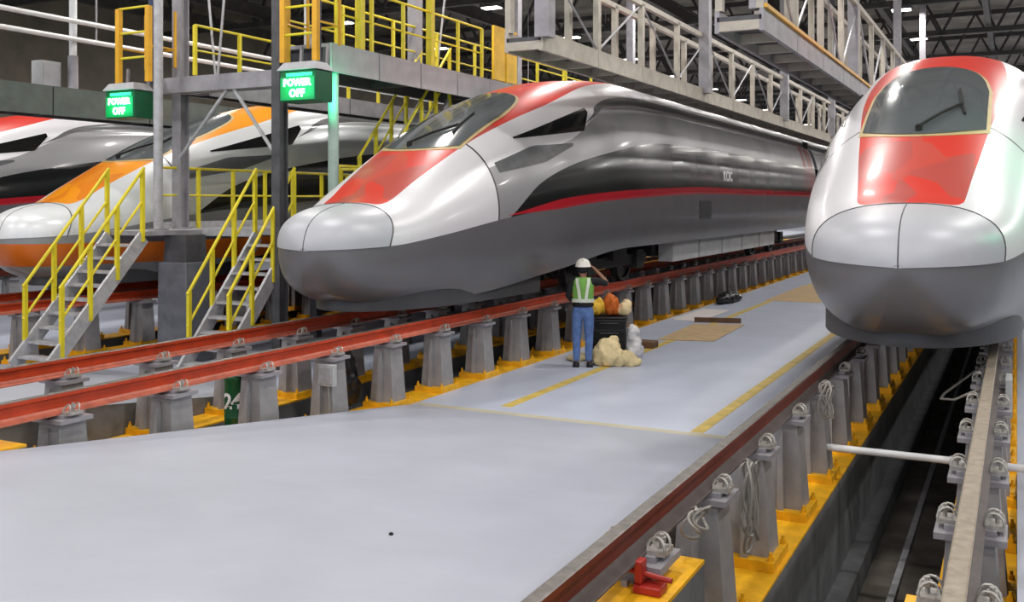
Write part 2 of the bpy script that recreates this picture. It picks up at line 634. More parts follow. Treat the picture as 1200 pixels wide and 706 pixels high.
def low_x(s, v):
    w, k = NW(s), NK(s)
    q = min(1.0, max(0.0, s / 2.6))
    q = q * q * (3 - 2 * q)
    a = (1 - (0.985 * v) ** 2.6) ** (1 / 2.6)
    return w * (a * (1 - q) + (1 - k * v * v) * q)


def x_at_z(s, z):
    n, w, z0, zt = NN(s), NW(s), NS(s), NT(s)
    if z <= z0:
        zb = NB(s)
        v = (z0 - z) / max(1e-6, z0 - zb)
        return low_x(s, min(1.0, v))
    v = min(1.0, (z - z0) / (zt - z0))
    return w * (1 - v ** n) ** (1 / n)


def body_mesh(s0, s1, name, stations, mats):
    NU, NL = 96, 14
    vs, att = [], []
    for s in stations:
        ring = []
        for i in range(NU + 1):
            a = PI * i / NU
            c, sn = math.cos(a), math.sin(a)
            if i in (0, NU):
                sn = 0.0
                c = 1.0 if i == 0 else -1.0
            if abs(c) < 1e-9:
                c = 0.0
            x, z = up_point(s, c, sn)
            ring.append((x, z, min(H_RED(s) - abs(x), (s - 0.95) * 0.7) if s > 1.6 else rounded(H_RED(s) - abs(x), (s - 0.95) * 0.7)))
        zb, z0, w, k = NB(s), NS(s), NW(s), NK(s)
        low = []
        for i in range(1, NL + 1):
            v = math.sin(PI / 2 * i / NL) ** 0.9
            low.append((low_x(s, v), z0 + (zb - z0) * v))
        ring += [(-x, z, -1.0) for x, z in low]
        ring += [(x * q, z_, -1.0) for q, z_ in ((-0.5, zb), (0.5, zb)) for x in (low[-1][0],)]
        ring += [(x, z, -1.0) for x, z in reversed(low)]
        for x, z, r in ring:
            vs.append((x, s, z))
            att.append((r, z - Z_STRIPE(s), z - Z_BAND(s), z - Z_SIDE(s)))
    n = len(ring)
    fs = []
    for i in range(len(stations) - 1):
        for k in range(n):
            l = (k + 1) % n
            fs.append((i * n + k, i * n + l, (i + 1) * n + l, (i + 1) * n + k))
    fs.append(tuple(range(n)))
    m = len(stations) - 1
    fs.append(tuple(m * n + k for k in reversed(range(n))))
    me = bpy.data.meshes.new(name)
    me.from_pydata(vs, [], fs)
    for nm, j in (('red_field', 0), ('stripe_field', 1), ('band_field', 2), ('side_field', 3)):
        a = me.attributes.new(nm, 'FLOAT', 'POINT')
        a.data.foreach_set('value', [t[j] for t in att])
    bm = bmesh.new()
    bm.from_mesh(me)
    bmesh.ops.recalc_face_normals(bm, faces=bm.faces)
    bm.to_mesh(me)
    bm.free()
    me.polygons.foreach_set('use_smooth', [True] * len(me.polygons))
    # crisp edges: side seam of the nose and the bottom edge
    sharp = me.attributes.new('sharp_edge', 'BOOLEAN', 'EDGE')
    val = [False] * len(me.edges)
    b1, b2 = NU + NL, NU + NL + 3
    for e in me.edges:
        a, b = e.vertices
        ka, kb = a % n, b % n
        if ka == kb and (ka in (b1, b2) or (ka in (0, NU) and vs[a][1] < 3.2)):
            val[e.index] = True
        if a // n == b // n and a // n in (0, m):
            val[e.index] = True
    sharp.data.foreach_set('value', val)
    for mm in mats:
        me.materials.append(mm)
    return me


def train_paint(name, hood, hood2, hood3, lower_stripe=None, silver=(228, 226, 230), side=(154, 153, 156), low=(112, 111, 114), stripe=(178, 34, 46), roof_hood=True):
    m = bpy.data.materials.new(name)
    m.use_nodes = True
    nt = m.node_tree
    N, L = nt.nodes, nt.links
    b = N['Principled BSDF']
    b.inputs['Roughness'].default_value = 0.27
    b.inputs['Coat Weight'].default_value = 0.2
    b.inputs['Coat Roughness'].default_value = 0.1

    def at(nm):
        n = N.new('ShaderNodeAttribute')
        n.attribute_name = nm
        return n.outputs['Fac']

    def op(o, a, c=None):
        n = N.new('ShaderNodeMath')
        n.operation = o
        for i, v in enumerate((a, c)):
            if v is None:
                continue
            if isinstance(v, (int, float)):
                n.inputs[i].default_value = v
            else:
                L.new(v, n.inputs[i])
        return n.outputs[0]

    def mix(f, a, c):
        n = N.new('ShaderNodeMix')
        n.data_type = 'RGBA'
        if isinstance(f, (int, float)):
            n.inputs['Factor'].default_value = f
        else:
            L.new(f, n.inputs['Factor'])
        for k, v in ((6, a), (7, c)):
            if isinstance(v, tuple):
                n.inputs[k].default_value = (*lin(v), 1)
            else:
                L.new(v, n.inputs[k])
        return n.outputs[2]

    tc = N.new('ShaderNodeTexCoord')
    sep = N.new('ShaderNodeSeparateXYZ')
    L.new(tc.outputs['Object'], sep.inputs[0])
    X, S, Z = sep.outputs
    AX = op('ABSOLUTE', X)
    red, st, bd = at('red_field'), at('stripe_field'), at('band_field')
    nz = N.new('ShaderNodeTexNoise')
    nz.inputs['Scale'].default_value = 1.6
    nz.inputs['Detail'].default_value = 5
    L.new(tc.outputs['Object'], nz.inputs['Vector'])
    dirt = nz.outputs['Fac']
    base = mix(op('MULTIPLY', dirt, 0.12), silver, (150, 150, 152))
    # grey flank behind the nose module, under a dark shoulder line
    sf = at('side_field')
    gj = op('SUBTRACT', op('SUBTRACT', S, 2.72), op('MULTIPLY', op('SUBTRACT', Z, 1.5), 0.10))
    fl = op('MULTIPLY', op('LESS_THAN', sf, 0.0), op('GREATER_THAN', gj, 0.0))
    base = mix(fl, base, mix(op('MULTIPLY', dirt, 0.3), side, (120, 120, 122)))
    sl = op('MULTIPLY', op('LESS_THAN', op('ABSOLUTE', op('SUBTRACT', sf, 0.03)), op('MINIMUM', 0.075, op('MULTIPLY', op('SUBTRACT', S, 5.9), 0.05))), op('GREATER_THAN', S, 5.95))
    base = mix(sl, base, (92, 92, 95))  # shade of the shoulder groove painted in as a dark line
    # lower hull
    lowc = mix(op('MULTIPLY', dirt, 0.35), low, (84, 83, 84))
    low_f = op('LESS_THAN', st, 0.0)
    col = mix(low_f, base, lowc)
    if lower_stripe:
        f = op('MULTIPLY', op('GREATER_THAN', Z, 0.52), op('LESS_THAN', Z, 0.90))
        col = mix(f, col, lower_stripe)
    # window band
    band = op('MULTIPLY', op('GREATER_THAN', st, 0.0), op('LESS_THAN', bd, 0.0))
    band = op('MULTIPLY', band, op('GREATER_THAN', S, 2.9))
    col = mix(band, col, (26, 28, 28))
    # red stripe that tapers to a point at its front
    half = op('MINIMUM', 0.075, op('MULTIPLY', op('SUBTRACT', S, 2.9), 0.05))
    strp = op('MULTIPLY', op('LESS_THAN', op('ABSOLUTE', op('SUBTRACT', st, 0.03)), half), op('GREATER_THAN', S, 2.95))
    col = mix(strp, col, stripe)
    # red bars at the end of the carriage
    for a, c in ((23.6, 24.1), (24.4, 25.3)):
        f = op('MULTIPLY', op('GREATER_THAN', S, a), op('LESS_THAN', S, c))
        f = op('MULTIPLY', f, op('MULTIPLY', op('GREATER_THAN', st, 0.0), op('LESS_THAN', Z, 3.55)))
        col = mix(f, col, (126, 38, 44))
    # hood with a printed pattern of triangles
    vo = N.new('ShaderNodeTexVoronoi')
    vo.distance = 'CHEBYCHEV'
    vo.inputs['Scale'].default_value = 1.7
    mp = N.new('ShaderNodeMapping')
    mp.inputs['Rotation'].default_value = (0.5, 0.3, 0.85)
    mp.inputs['Scale'].default_value = (1.1, 0.75, 0.4)
    L.new(tc.outputs['Object'], mp.inputs['Vector'])
    L.new(mp.outputs['Vector'], vo.inputs['Vector'])
    s2 = N.new('ShaderNodeSeparateColor')
    L.new(vo.outputs['Color'], s2.inputs[0])
    hood_c = mix(op('GREATER_THAN', s2.outputs[0], 0.62), hood, hood2)
    hood_c = mix(op('GREATER_THAN', s2.outputs[1], 0.66), hood_c, hood3)
    # plain red above the windscreen
    hood_c = mix(op('GREATER_THAN', S, 3.6), hood_c, hood)
    rf = op('GREATER_THAN', red, 0.0)
    col = mix(rf, col, hood_c)
    # panel joint around the nose module
    g = op('SUBTRACT', op('SUBTRACT', S, 2.72), op('MULTIPLY', op('SUBTRACT', Z, 1.5), 0.10))
    gf = op('MULTIPLY', op('LESS_THAN', op('ABSOLUTE', g), 0.016), op('MULTIPLY', op('GREATER_THAN', st, 0.0), op('LESS_THAN', red, 0.0)))
    col = mix(gf, col, (60, 56, 58))
    L.new(col, b.inputs['Base Color'])
    met = op('MULTIPLY', op('SUBTRACT', 1.0, op('MAXIMUM', rf, op('MAXIMUM', band, strp))), 0.16)
    L.new(met, b.inputs['Metallic'])
    rg = op('ADD', op('MULTIPLY', dirt, 0.14), op('SUBTRACT', 0.29, op('MULTIPLY', band, 0.16)))
    L.new(rg, b.inputs['Roughness'])
    return m


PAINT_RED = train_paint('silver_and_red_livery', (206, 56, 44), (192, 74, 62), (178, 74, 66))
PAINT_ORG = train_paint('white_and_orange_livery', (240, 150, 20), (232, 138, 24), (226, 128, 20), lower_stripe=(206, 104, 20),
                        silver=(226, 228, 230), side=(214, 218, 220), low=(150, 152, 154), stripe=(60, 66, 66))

Q1 = [(0.0003 + (math.sqrt(4.0) * i / 46) ** 2) for i in range(47)]
ST = Q1 + [4.0 + 0.13 * i for i in range(1, 62)] + [12.3, 13.5, 15, 17, 19, 21, 21.5, 22.5, 23.5, 24.5, 25.1, CAR_L]
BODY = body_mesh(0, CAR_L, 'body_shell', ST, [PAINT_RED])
ST2 = [26.2, 27, 28, 32, 36, 40, 44, 48]


def shift_body(me_st):
    return body_mesh(24.6, 48, 'rear_carriage', me_st, [PAINT_RED])


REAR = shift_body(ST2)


def norm_at(fn, a, b):
    e = 0.01
    p = Vector(fn(a, b))
    da = Vector(fn(a + e, b)) - p
    db = Vector(fn(a, b + e)) - p
    n = da.cross(db)
    n.normalize()
    return p, n


def patch(fn, rows, off, thick=0.03, out=Vector((0, 0, 1)), radial=None):
    """rows: list of lists of (a, b) params; a grid surface offset along the hull's normal, with a rim"""
    b = MB()
    nr, nc = len(rows), len(rows[0])
    top, bot = [], []
    for r in rows:
        for a, c in r:
            if radial is not None:
                p = Vector(fn(a, c))
                n = (p - radial).normalized()
            else:
                p, n = norm_at(fn, a, c)
                if n.dot(out) < 0:
                    n = -n
            top.append(p + n * off)
            bot.append(p - n * thick)
    fs = []
    for i in range(nr - 1):
        for k in range(nc - 1):
            fs.append((i * nc + k, i * nc + k + 1, (i + 1) * nc + k + 1, (i + 1) * nc + k))
    o = nr * nc
    loop = [k for k in range(nc)] + [i * nc + nc - 1 for i in range(1, nr)] + [(nr - 1) * nc + k for k in range(nc - 2, -1, -1)] + [i * nc for i in range(nr - 2, 0, -1)]
    for i in range(len(loop)):
        a, c = loop[i], loop[(i + 1) % len(loop)]
        fs.append((a, c, c + o, a + o))
    b.add(top + bot, fs)
    return b


f_top = lambda s, x: (x, s, z_at_x(s, x))
f_side_r = lambda s, z: (x_at_z(s, z), s, z)
f_side_l = lambda s, z: (-x_at_z(s, z), s, z)


def nose_cover_rows(sd):
    rows = []
    for i in range(19):
        a = PI / 2 * (i / 18)        # 0 seam .. pi/2 crown
        r = []
        for k in range(15):
            q = (k + 0.5) / 14.5
            lim = 0.62 + 0.24 * math.sin(a)
            r.append((lim * q * q + 1e-6, a))
        rows.append(r)
    return rows


def nose_fn(sd):
    def f(s, a):
        x, z = up_point(max(1e-6, s), math.cos(a), math.sin(a))
        return (sd * (abs(x) + 0.0), s, z)
    return f


def windscreen_rows(grow=0.0):
    rows = []
    n = 24
    for i in range(n + 1):
        x = (-1 + 2 * i / n) * (0.66 + grow)
        q = abs(x) / (0.66 + grow)
        lo = 2.34 - grow + 0.36 * q ** 2.2
        hi = 5.05 + grow - 0.30 * q ** 2 - 0.75 * q ** 9
        rows.append([(lo + (hi - lo) * k / 12, x) for k in range(13)])
    return rows


def side_rows(s0, s1, lo, hi, n=14, m=5):
    rows = []
    for i in range(n + 1):
        s = s0 + (s1 - s0) * i / n
        a, c = lo(s), hi(s)
        rows.append([(s, a + (c - a) * k / m) for k in range(m + 1)])
    return rows


def lerp(x, x0, y0, x1, y1):
    return y0 + (y1 - y0) * (x - x0) / (x1 - x0)


def chin_mesh():
    b = MB()
    plan = []
    for i in range(13):
        a = PI / 2 * i / 12
        plan.append((1.04 * math.sin(a), 2.7 - 2.08 * math.cos(a)))
    plan += [(1.11, 3.6), (1.15, 4.4)]
    full = [(-x, y) for x, y in reversed(plan[1:])] + plan
    vs = []
    for x, y in full:
        for dx, z in ((0, 0.17), (0, 0.40), (-0.06, 0.44), (-0.1, 0.17)):
            l = math.hypot(x, (y - 2.7) * 0.5) or 1
            vs.append((x + dx * x / l, y - dx * (0.5 if y < 2.7 else 0), z))
    fs = []
    n = len(full)
    for i in range(n - 1):
        for k in range(4):
            l = (k + 1) % 4
            fs.append((i * 4 + k, i * 4 + l, i * 4 + 4 + l, i * 4 + 4 + k))
    fs += [(0, 1, 2, 3), tuple((n - 1) * 4 + k for k in (3, 2, 1, 0))]
    b.add(vs, fs)
    return b


def wheel_mesh():
    return MB().lathe([(0.02, -0.09), (0.10, -0.09), (0.12, -0.03), (0.34, -0.02), (0.36, -0.06), (0.455, -0.065), (0.46, -0.035), (0.428, -0.03),
                       (0.425, 0.07), (0.36, 0.07), (0.34, 0.03), (0.13, 0.03), (0.11, 0.08), (0.02, 0.08)], (0, 0, 0), 28, 'x').mesh('wheel', M['wheel'], True)


WHEEL = wheel_mesh()
KCIC = text_mesh('lettering', 'KCIC', 0.34, M['white_letters'], 0.004, 0.006, 1.05)


def make_train(label, cx, tip):
    t = thing('high_speed_train', label, 'train', (cx, tip, 0))
    o = bpy.data.objects.new('body_shell', BODY)
    COL.objects.link(o)
    o.parent = t
    o = bpy.data.objects.new('rear_carriage', REAR)
    COL.objects.link(o)
    o.parent = t
    T = Vector((cx, tip, 0))

    def bld(b, name, m, par=t, smooth=True):
        b.v = [(p[0] + cx, p[1] + tip, p[2]) for p in b.v]
        return b.build(name, m, par, smooth)
    bld(MB().box(-1.25, 1.25, CAR_L - 0.02, 26.22, 0.9, 3.7), 'gangway_bellows', M['black'], smooth=False)
    for sd in (-1, 1):
        bld(patch(nose_fn(sd), nose_cover_rows(sd), 0.014, 0.02, radial=Vector((0, 0.9, 0.95))), 'nose_cover', M['cover'])
    jt = MB()
    cc = Vector((0, 0.9, 0.95))

    def npt(s_, a, sd):
        p = Vector(nose_fn(sd)(s_, a))
        return p + (p - cc).normalized() * 0.014
    arc = [npt(0.62 + 0.24 * math.sin(PI / 2 * i / 18), PI / 2 * i / 18, 1) for i in range(19)]
    arc += [npt(0.62 + 0.24 * math.sin(PI / 2 * i / 18), PI / 2 * i / 18, -1) for i in range(17, -1, -1)]
    jt.path(arc, 0.009, 6)
    jt.path([npt(0.86 * (k / 14) ** 2 + 1e-6, PI / 2, 1) for k in range(15)], 0.006, 6)
    bld(jt, 'cover_joint', M['joint'])
    wf = bld(patch(f_top, windscreen_rows(0.045), 0.006), 'windscreen_seal', M['frame_gold'])
    ws = bld(patch(f_top, windscreen_rows(), 0.016), 'windscreen', M['glass'])
    for sd, fn in ((1, f_side_r), (-1, f_side_l)):
        ou = Vector((sd, 0, 0.2))
        lo = lambda s: lerp(s, 3.7, 2.56, 5.75, 2.80) if s < 5.75 else lerp(s, 5.75, 2.80, 6.2, 3.16)
        hi = lambda s: lerp(s, 3.7, 2.58, 6.2, 3.24)
        bld(patch(fn, side_rows(3.7, 6.2, lo, hi, 22, 5), 0.012, 0.03, ou), 'cab_side_window', M['band_glass'])
        lo = lambda s: lerp(s, 2.95, 2.02, 4.2, 2.22) if s < 4.2 else lerp(s, 4.2, 2.22, 5.2, 2.52)
        hi = lambda s: lerp(s, 2.95, 2.16, 4.0, 2.46) if s < 4.0 else lerp(s, 4.0, 2.46, 5.2, 2.56)
        bld(patch(fn, side_rows(2.95, 5.2, lo, hi, 16, 3), 0.010, 0.03, ou), 'headlight', M['headlight'])
        # passenger windows, dark in the dark band
        for k in range(7):
            s0 = 9.6 + k * 1.75
            bld(patch(fn, side_rows(s0, s0 + 1.15, lambda s: 2.02, lambda s: 2.64, 4, 10), 0.002, 0.03, ou), 'passenger_window', M['band_glass'])
        # service hatch below the stripe
        h = bld(patch(fn, side_rows(11.4, 12.3, lambda s: 1.22, lambda s: 1.62, 3, 2), 0.012, 0.03, ou), 'service_hatch', M['chin'])
    # lettering on the right-hand side
    k = put('lettering', KCIC, t, T + Vector((x_at_z(13.8, 2.2) + 0.012, 13.8, 2.2)), label='white letters')
    k.rotation_euler = (PI / 2, 0, PI / 2)
    bld(chin_mesh(), 'chin_skirt', M['chin'])
    # wiper
    def sp(s, x, o=0.05):
        p, n = norm_at(f_top, s, x)
        n = n if n.z > 0 else -n
        return p + n * o
    b = MB().path([sp(2.42, -0.02, 0.02), sp(2.42, -0.02, 0.07), sp(2.75, 0.18, 0.07), sp(3.15, 0.38, 0.05)], 0.02, 6)
    b.lathe([(0.04, 0.0), (0.04, 0.07), (0.02, 0.09)], tuple(sp(2.42, -0.02, 0.0)), 10)
    w = bld(b, 'wiper_arm', M['black'])
    b = MB().path([sp(2.9, 0.43, 0.035), sp(3.15, 0.39, 0.04), sp(3.7, 0.34, 0.035)], 0.016, 6)
    bld(b, 'wiper_blade', M['black'], w)
    # underframe
    for bs in (7.75, 21.0):
        fr = MB()
        for sd in (-1, 1):
            fr.box(sd * 1.02 - 0.09, sd * 1.02 + 0.09, bs - 1.75, bs + 1.75, 0.36, 0.56)
            for dy in (-1.25, 1.25):
                fr.box(sd * 1.02 - 0.15, sd * 1.02 + 0.15, bs + dy - 0.2, bs + dy + 0.2, 0.28, 0.64)
            fr.box(sd * 1.02 - 0.2, sd * 1.02 + 0.2, bs - 0.35, bs + 0.35, 0.5, 0.8)
        fr.box(-1.0, 1.0, bs - 0.3, bs + 0.3, 0.34, 0.7)
        f = bld(fr, 'bogie_frame', M['under'], smooth=False)
        for dy in (-1.25, 1.25):
            bld(MB().tube((-0.75, bs + dy, 0.43), (0.75, bs + dy, 0.43), 0.09, 12), 'axle', M['wheel'], f)
            for sd in (-1, 1):
                q = put('wheel', WHEEL, f, T + Vector((sd * GA, bs + dy, 0.43)))
                q.rotation_euler = (0, 0, 0 if sd > 0 else PI)
    for sd in (-1, 1):
        for k in range(5):
            s0 = 10.2 + k * 1.95
            b = MB().box(sd * 1.30 - 0.16, sd * 1.30 + 0.16, s0, s0 + 1.85, 0.34, 0.74)
            bld(b, 'equipment_skirt', M['equip'], smooth=False)
    bld(MB().box(-1.1, 1.1, 9.9, 18, 0.45, 0.78).box(-0.5, 0.5, 3.0, 5.8, 0.3, 0.6), 'underframe', M['under'], smooth=False)
    # roof equipment: low rail of fittings along the roof edge
    return t


TIP = 9.65
tr_mid = make_train('silver high-speed train with red hood standing nearest the worker, its whole right side showing', TRACKS['middle'], TIP)
tr_near = copy_tree(tr_mid)
tr_near.location = (TRACKS['near'], TIP, 0)
tr_near['label'] = 'silver high-speed train seen nose-on at the right, wiper across its windscreen'
tr_org = copy_tree(tr_mid)
tr_org.location = (TRACKS['orange'], TIP + 0.85, 0)
tr_org['label'] = 'white high-speed train with orange hood behind the left stairs'
tr_far = copy_tree(tr_mid)
tr_far.location = (TRACKS['far'], TIP, 0)
tr_far['label'] = 'silver and red train in the back at far left, above the orange one'
for ch in tr_org.children:
    if ch.name.split('.')[0] in ('body_shell', 'rear_carriage'):
        ch.material_slots[0].link = 'OBJECT'
        ch.material_slots[0].material = PAINT_ORG
    if ch.name.split('.')[0] == 'lettering':
        bpy.data.objects.remove(ch)
for tr in (tr_org,):
    for ch in list(tr.children):
        if ch.name.split('.')[0] == 'nose_cover':
            ch.material_slots[0].link = 'OBJECT'
            ch.material_slots[0].material = mat('white_nose_cover', (230, 232, 234), 0.3, 0.1, 0.03)


# ------------------------------------------------------------------ access platforms, railings, stairs
def railing(parent, p0, p1, h, n, m, mid=(0.5,), w=0.055, post_h=None, name_post='railing_post', posts=True):
    p0, p1 = Vector(p0), Vector(p1)
    if posts:
        pm = MB().box(-w / 2, w / 2, -w / 2, w / 2, 0, post_h or h).mesh(name_post, m)
        for i in range(n + 1):
            put(name_post, pm, parent, p0.lerp(p1, i / n))
    up = Vector((0, 0, 1))
    for q in (1.0,) + tuple(mid):
        MB().tube(p0 + up * h * q, p1 + up * h * q, 0.024 if q == 1 else 0.018, 8).build('handrail', m, parent, True)


def box_part(name, m, parent, *a, bevel=0):
    return MB().box(*a).build(name, m, parent, bevel=bevel)


def fascia(parent, x, y0, y1, z0, z1, n, m, sd=1):
    """row of separate plates on the long face of a deck"""
    st = (y1 - y0) / n
    me = MB().box(-0.02, 0.02, 0, st - 0.03, z0, z1).mesh('fascia_panel', m)
    for i in range(n):
        put('fascia_panel', me, parent, (x + sd * 0.02, y0 + i * st, 0))


def bridge(name, label, x0, x1, y0, y1, zb, zt, face, m_f, n):
    t = thing(name, label, 'platform', ((x0 + x1) / 2, y0, zb))
    box_part('deck_plate', M['steel'], t, x0 + 0.04, x1 - 0.04, y0, y1, zt - 0.06, zt)
    fx = x1 if face > 0 else x0
    fascia(t, fx - face * 0.04, y0, y1, zb, zt, n, m_f, face)
    b = MB()
    for xx in (x0 + 0.12, x1 - 0.12):
        b.box(xx - 0.06, xx + 0.06, y0, y1, zb + 0.03, zt - 0.06)
    b.build('edge_beam', M['steel_dark'], t)
    cm = MB().box(x0 + 0.1, x1 - 0.1, -0.05, 0.05, zb + 0.05, zt - 0.08).mesh('cross_beam', M['steel_dark'])
    ny = int((y1 - y0) / 2.4)
    for i in range(min(14, ny)):
        put('cross_beam', cm, t, (0, y0 + 0.2 + i * 2.4, 0))
    return t


# roof-level platform on the left of the middle train, grey plates on its side
dB = bridge('roof_platform', 'roof-level access platform with pale grey side plates and yellow railings, left of the middle train', -10.9, -9.64, 12.5, 44, 3.66, 4.12, 1, M['panel'], 24)
railing(dB, (-9.7, 12.7, 4.12), (-9.7, 17.5, 4.12), 1.0, 5, M['rail_yellow'], (0.5,))
railing(dB, (-10.8, 12.7, 4.12), (-10.8, 24.0, 4.12), 1.0, 7, M['rail_yellow'], (0.5,))
railing(dB, (-9.7, 20.1, 4.12), (-9.7, 28.0, 4.12), 1.0, 5, M['rail_yellow'], (0.5,))
for y in (18.0, 18.56):
    box_part('gate_panel', M['gate_yellow'], dB, -9.74, -9.68, y, y + 0.48, 4.15, 5.28)
box_part('gate_post', M['rail_yellow'], dB, -9.78, -9.66, 15.5, 15.62, 4.12, 5.4)
box_part('gate_post', M['rail_yellow'], dB, -9.78, -9.66, 13.3, 13.42, 4.12, 5.5)

for x0, x1, y, z in ((-10.86, -11.3, 13.5, 4.12), (-10.86, -10.4, 13.5, 4.12), (-10.86, -11.4, 17.6, 4.12), (-10.86, -10.3, 17.6, 4.12)):
    MB().tube((x0, y, z), (x1, y, 8.6), 0.022, 6).build('hanger_rod', M['galv'], dB, True)
for y in (16.8, 21.3, 29.3):
    box_part('hanger_column', M['steel'], dB, -10.97, -10.75, y - 0.11, y + 0.11, 4.12, 10.4)

# roof-level platforms right of the middle train and left of the near train: truss walkways
def truss_walk(label, xf, xb, y0, y1, ztop_rail, face, m_f):
    t = thing('truss_walkway', label, 'walkway', ((xf + xb) / 2, y0, 3.72))
    zb, zt = 3.72, 4.0
    lo, hi = min(xf, xb), max(xf, xb)
    box_part('deck_plate', M['steel_dark'], t, lo + 0.03, hi - 0.03, y0, y1, zb + 0.14, zb + 0.2)
    n = int((y1 - y0) / 2.0)
    st = (y1 - y0) / n
    me = MB().box(-0.03, 0.03, 0, st - 0.02, zb, zt).mesh('edge_beam', m_f)
    for x in (xf - face * 0.03, xb + face * 0.03):
        for i in range(n):
            put('edge_beam', me, t, (x, y0 + i * st, 0))
    pm = MB().box(-0.045, 0.045, -0.06, 0.06, zt, ztop_rail).mesh('truss_post', M['beige_steel'])
    for i in range(n + 1):
        put('truss_post', pm, t, (xf - face * 0.05, y0 + 0.06 + i * st * 0.997, 0))
        if i < 16:
            put('truss_post', pm, t, (xb + face * 0.05, y0 + 0.06 + i * st * 0.997, 0))
    for x in (xf - face * 0.05, xb + face * 0.05):
        MB().bar((x, y0, ztop_rail), (x, y1, ztop_rail), 0.09, 0.09).build('top_chord', M['beige_steel'], t)
    for i in range(min(n, 18)):
        a = y0 + 0.06 + i * st
        up = (i % 2 == 0)
        MB().tube((xf - face * 0.05, a, ztop_rail if up else zt), (xf - face * 0.05, a + st, zt if up else ztop_rail), 0.02, 6).build('diagonal_rod', M['galv'], t)
    for i in range(min(n * 2, 36)):
        MB().box(lo + 0.06, hi - 0.06, y0 + i * st / 2, y0 + i * st / 2 + 0.08, zb + 0.02, zb + 0.14).build('cross_beam', M['beige_steel'], t)
    return t


wA = truss_walk('long grey truss walkway beside the roof of the middle train', -5.9, -6.5, 12.4, 60, 5.12, 1, M['beige_steel'])
for y in (12.45, 20.4, 28.4, 36.4):
    box_part('hanger_column', M['steel'], wA, -6.0, -5.78, y - 0.11, y + 0.11, 3.9, 10.4)
fm = MB().box(-0.05, 0.05, 0, 0.8, -0.025, 0.025).mesh('edge_flap', M['white_pipe'])
for i in range(26):
    put('edge_flap', fm, wA, (-6.58, 18.2 + i * 1.0, 3.79))
wB = truss_walk('grey truss walkway with an amber edge strip above and left of the right-hand train', -2.78, -3.4, 12.2, 60, 5.5, 1, M['steel'])
box_part('edge_strip', M['cage_yellow'], wB, -2.78, -2.74, 12.2, 44, 4.0, 4.05)
for y in (12.3, 20.3, 28.3, 36.3):
    box_part('hanger_column', M['steel'], wB, -2.97, -2.78, y - 0.09, y + 0.09, 4.0, 10.4)

# platform left of the orange train's roof, and one right of it
dC = bridge('roof_platform', 'green-grey roof-level platform behind the orange train, below the white pipes', -17.7, -16.66, 10.5, 44, 3.28, 3.85, 1, M['deck_green'], 14)
dA = bridge('roof_platform', 'roof-level platform with yellow railings between the two ladder cages', -12.95, -12.2, 12.5, 44, 3.40, 3.72, 1, M['steel'], 16)
railing(dA, (-12.26, 12.2, 3.72), (-12.26, 26.0, 3.72), 0.84, 13, M['rail_yellow'], (0.5,))
for x0, x1 in ((-12.28, -12.85), (-12.24, -11.7)):
    MB().tube((x0, 12.7, 3.72), (x1, 12.7, 8.6), 0.022, 6).build('hanger_rod', M['galv'], dA, True)
# cross bridge at the front
cb = thing('cross_bridge', 'grey cross bridge spanning between the two ladder cages at roof level', 'bridge', (-11.5, 12.2, 3.4))
box_part('front_beam', M['steel'], cb, -13.0, -9.72, 12.14, 12.26, 3.44, 3.70)
box_part('rear_beam', M['steel'], cb, -12.82, -9.72, 12.38, 12.48, 3.44, 3.70)
box_part('deck_plate', M['steel_dark'], cb, -12.82, -9.72, 12.26, 12.38, 3.62, 3.70)
for a, c in (((-12.6, 12.2, 2.35), (-11.55, 12.2, 3.44)), ((-11.4, 12.2, 3.44), (-10.25, 12.2, 2.0))):
    MB().tube(a, c, 0.03, 8).build('brace_rod', M['galv'], cb, True)

# lower platform at door level
lp = thing('door_platform', 'door-level steel platform with yellow railings between orange and middle trains', 'platform', (-11.4, 12.2, 1.0))
box_part('deck_plate', M['steel'], lp, -12.1, -9.75, 12.25, 40, 1.06, 1.13)
box_part('deck_plate', M['steel'], lp, -13.0, -12.1, 11.05, 40, 1.06, 1.13)
box_part('front_beam', M['galv'], lp, -12.1, -10.98, 12.19, 12.25, 1.03, 1.15)
box_part('side_beam', M['steel'], lp, -9.79, -9.73, 12.25, 40, 0.92, 1.13)
box_part('side_beam', M['steel'], lp, -13.06, -13.0, 11.05, 40, 0.92, 1.13)
railing(lp, (-12.95, 12.1, 1.13), (-12.95, 26, 1.13), 1.05, 16, M['rail_yellow'], (0.55,))
box_part('toe_board', M['galv'], lp, -12.99, -12.97, 12.1, 26, 1.13, 1.25)
railing(lp, (-9.82, 12.9, 1.13), (-9.82, 26, 1.13), 1.05, 8, M['rail_yellow'], (0.55,))
railing(lp, (-10.9, 14.4, 1.13), (-9.9, 14.4, 1.13), 1.05, 3, M['rail_yellow'], (0.55,))
for x, y in ((-11.95, 15), (-9.9, 15), (-11.95, 20), (-9.9, 20), (-11.95, 25), (-9.9, 25)):
    box_part('support_leg', M['steel_dark'], lp, x - 0.08, x + 0.08, y - 0.08, y + 0.08, FZ, 1.06)


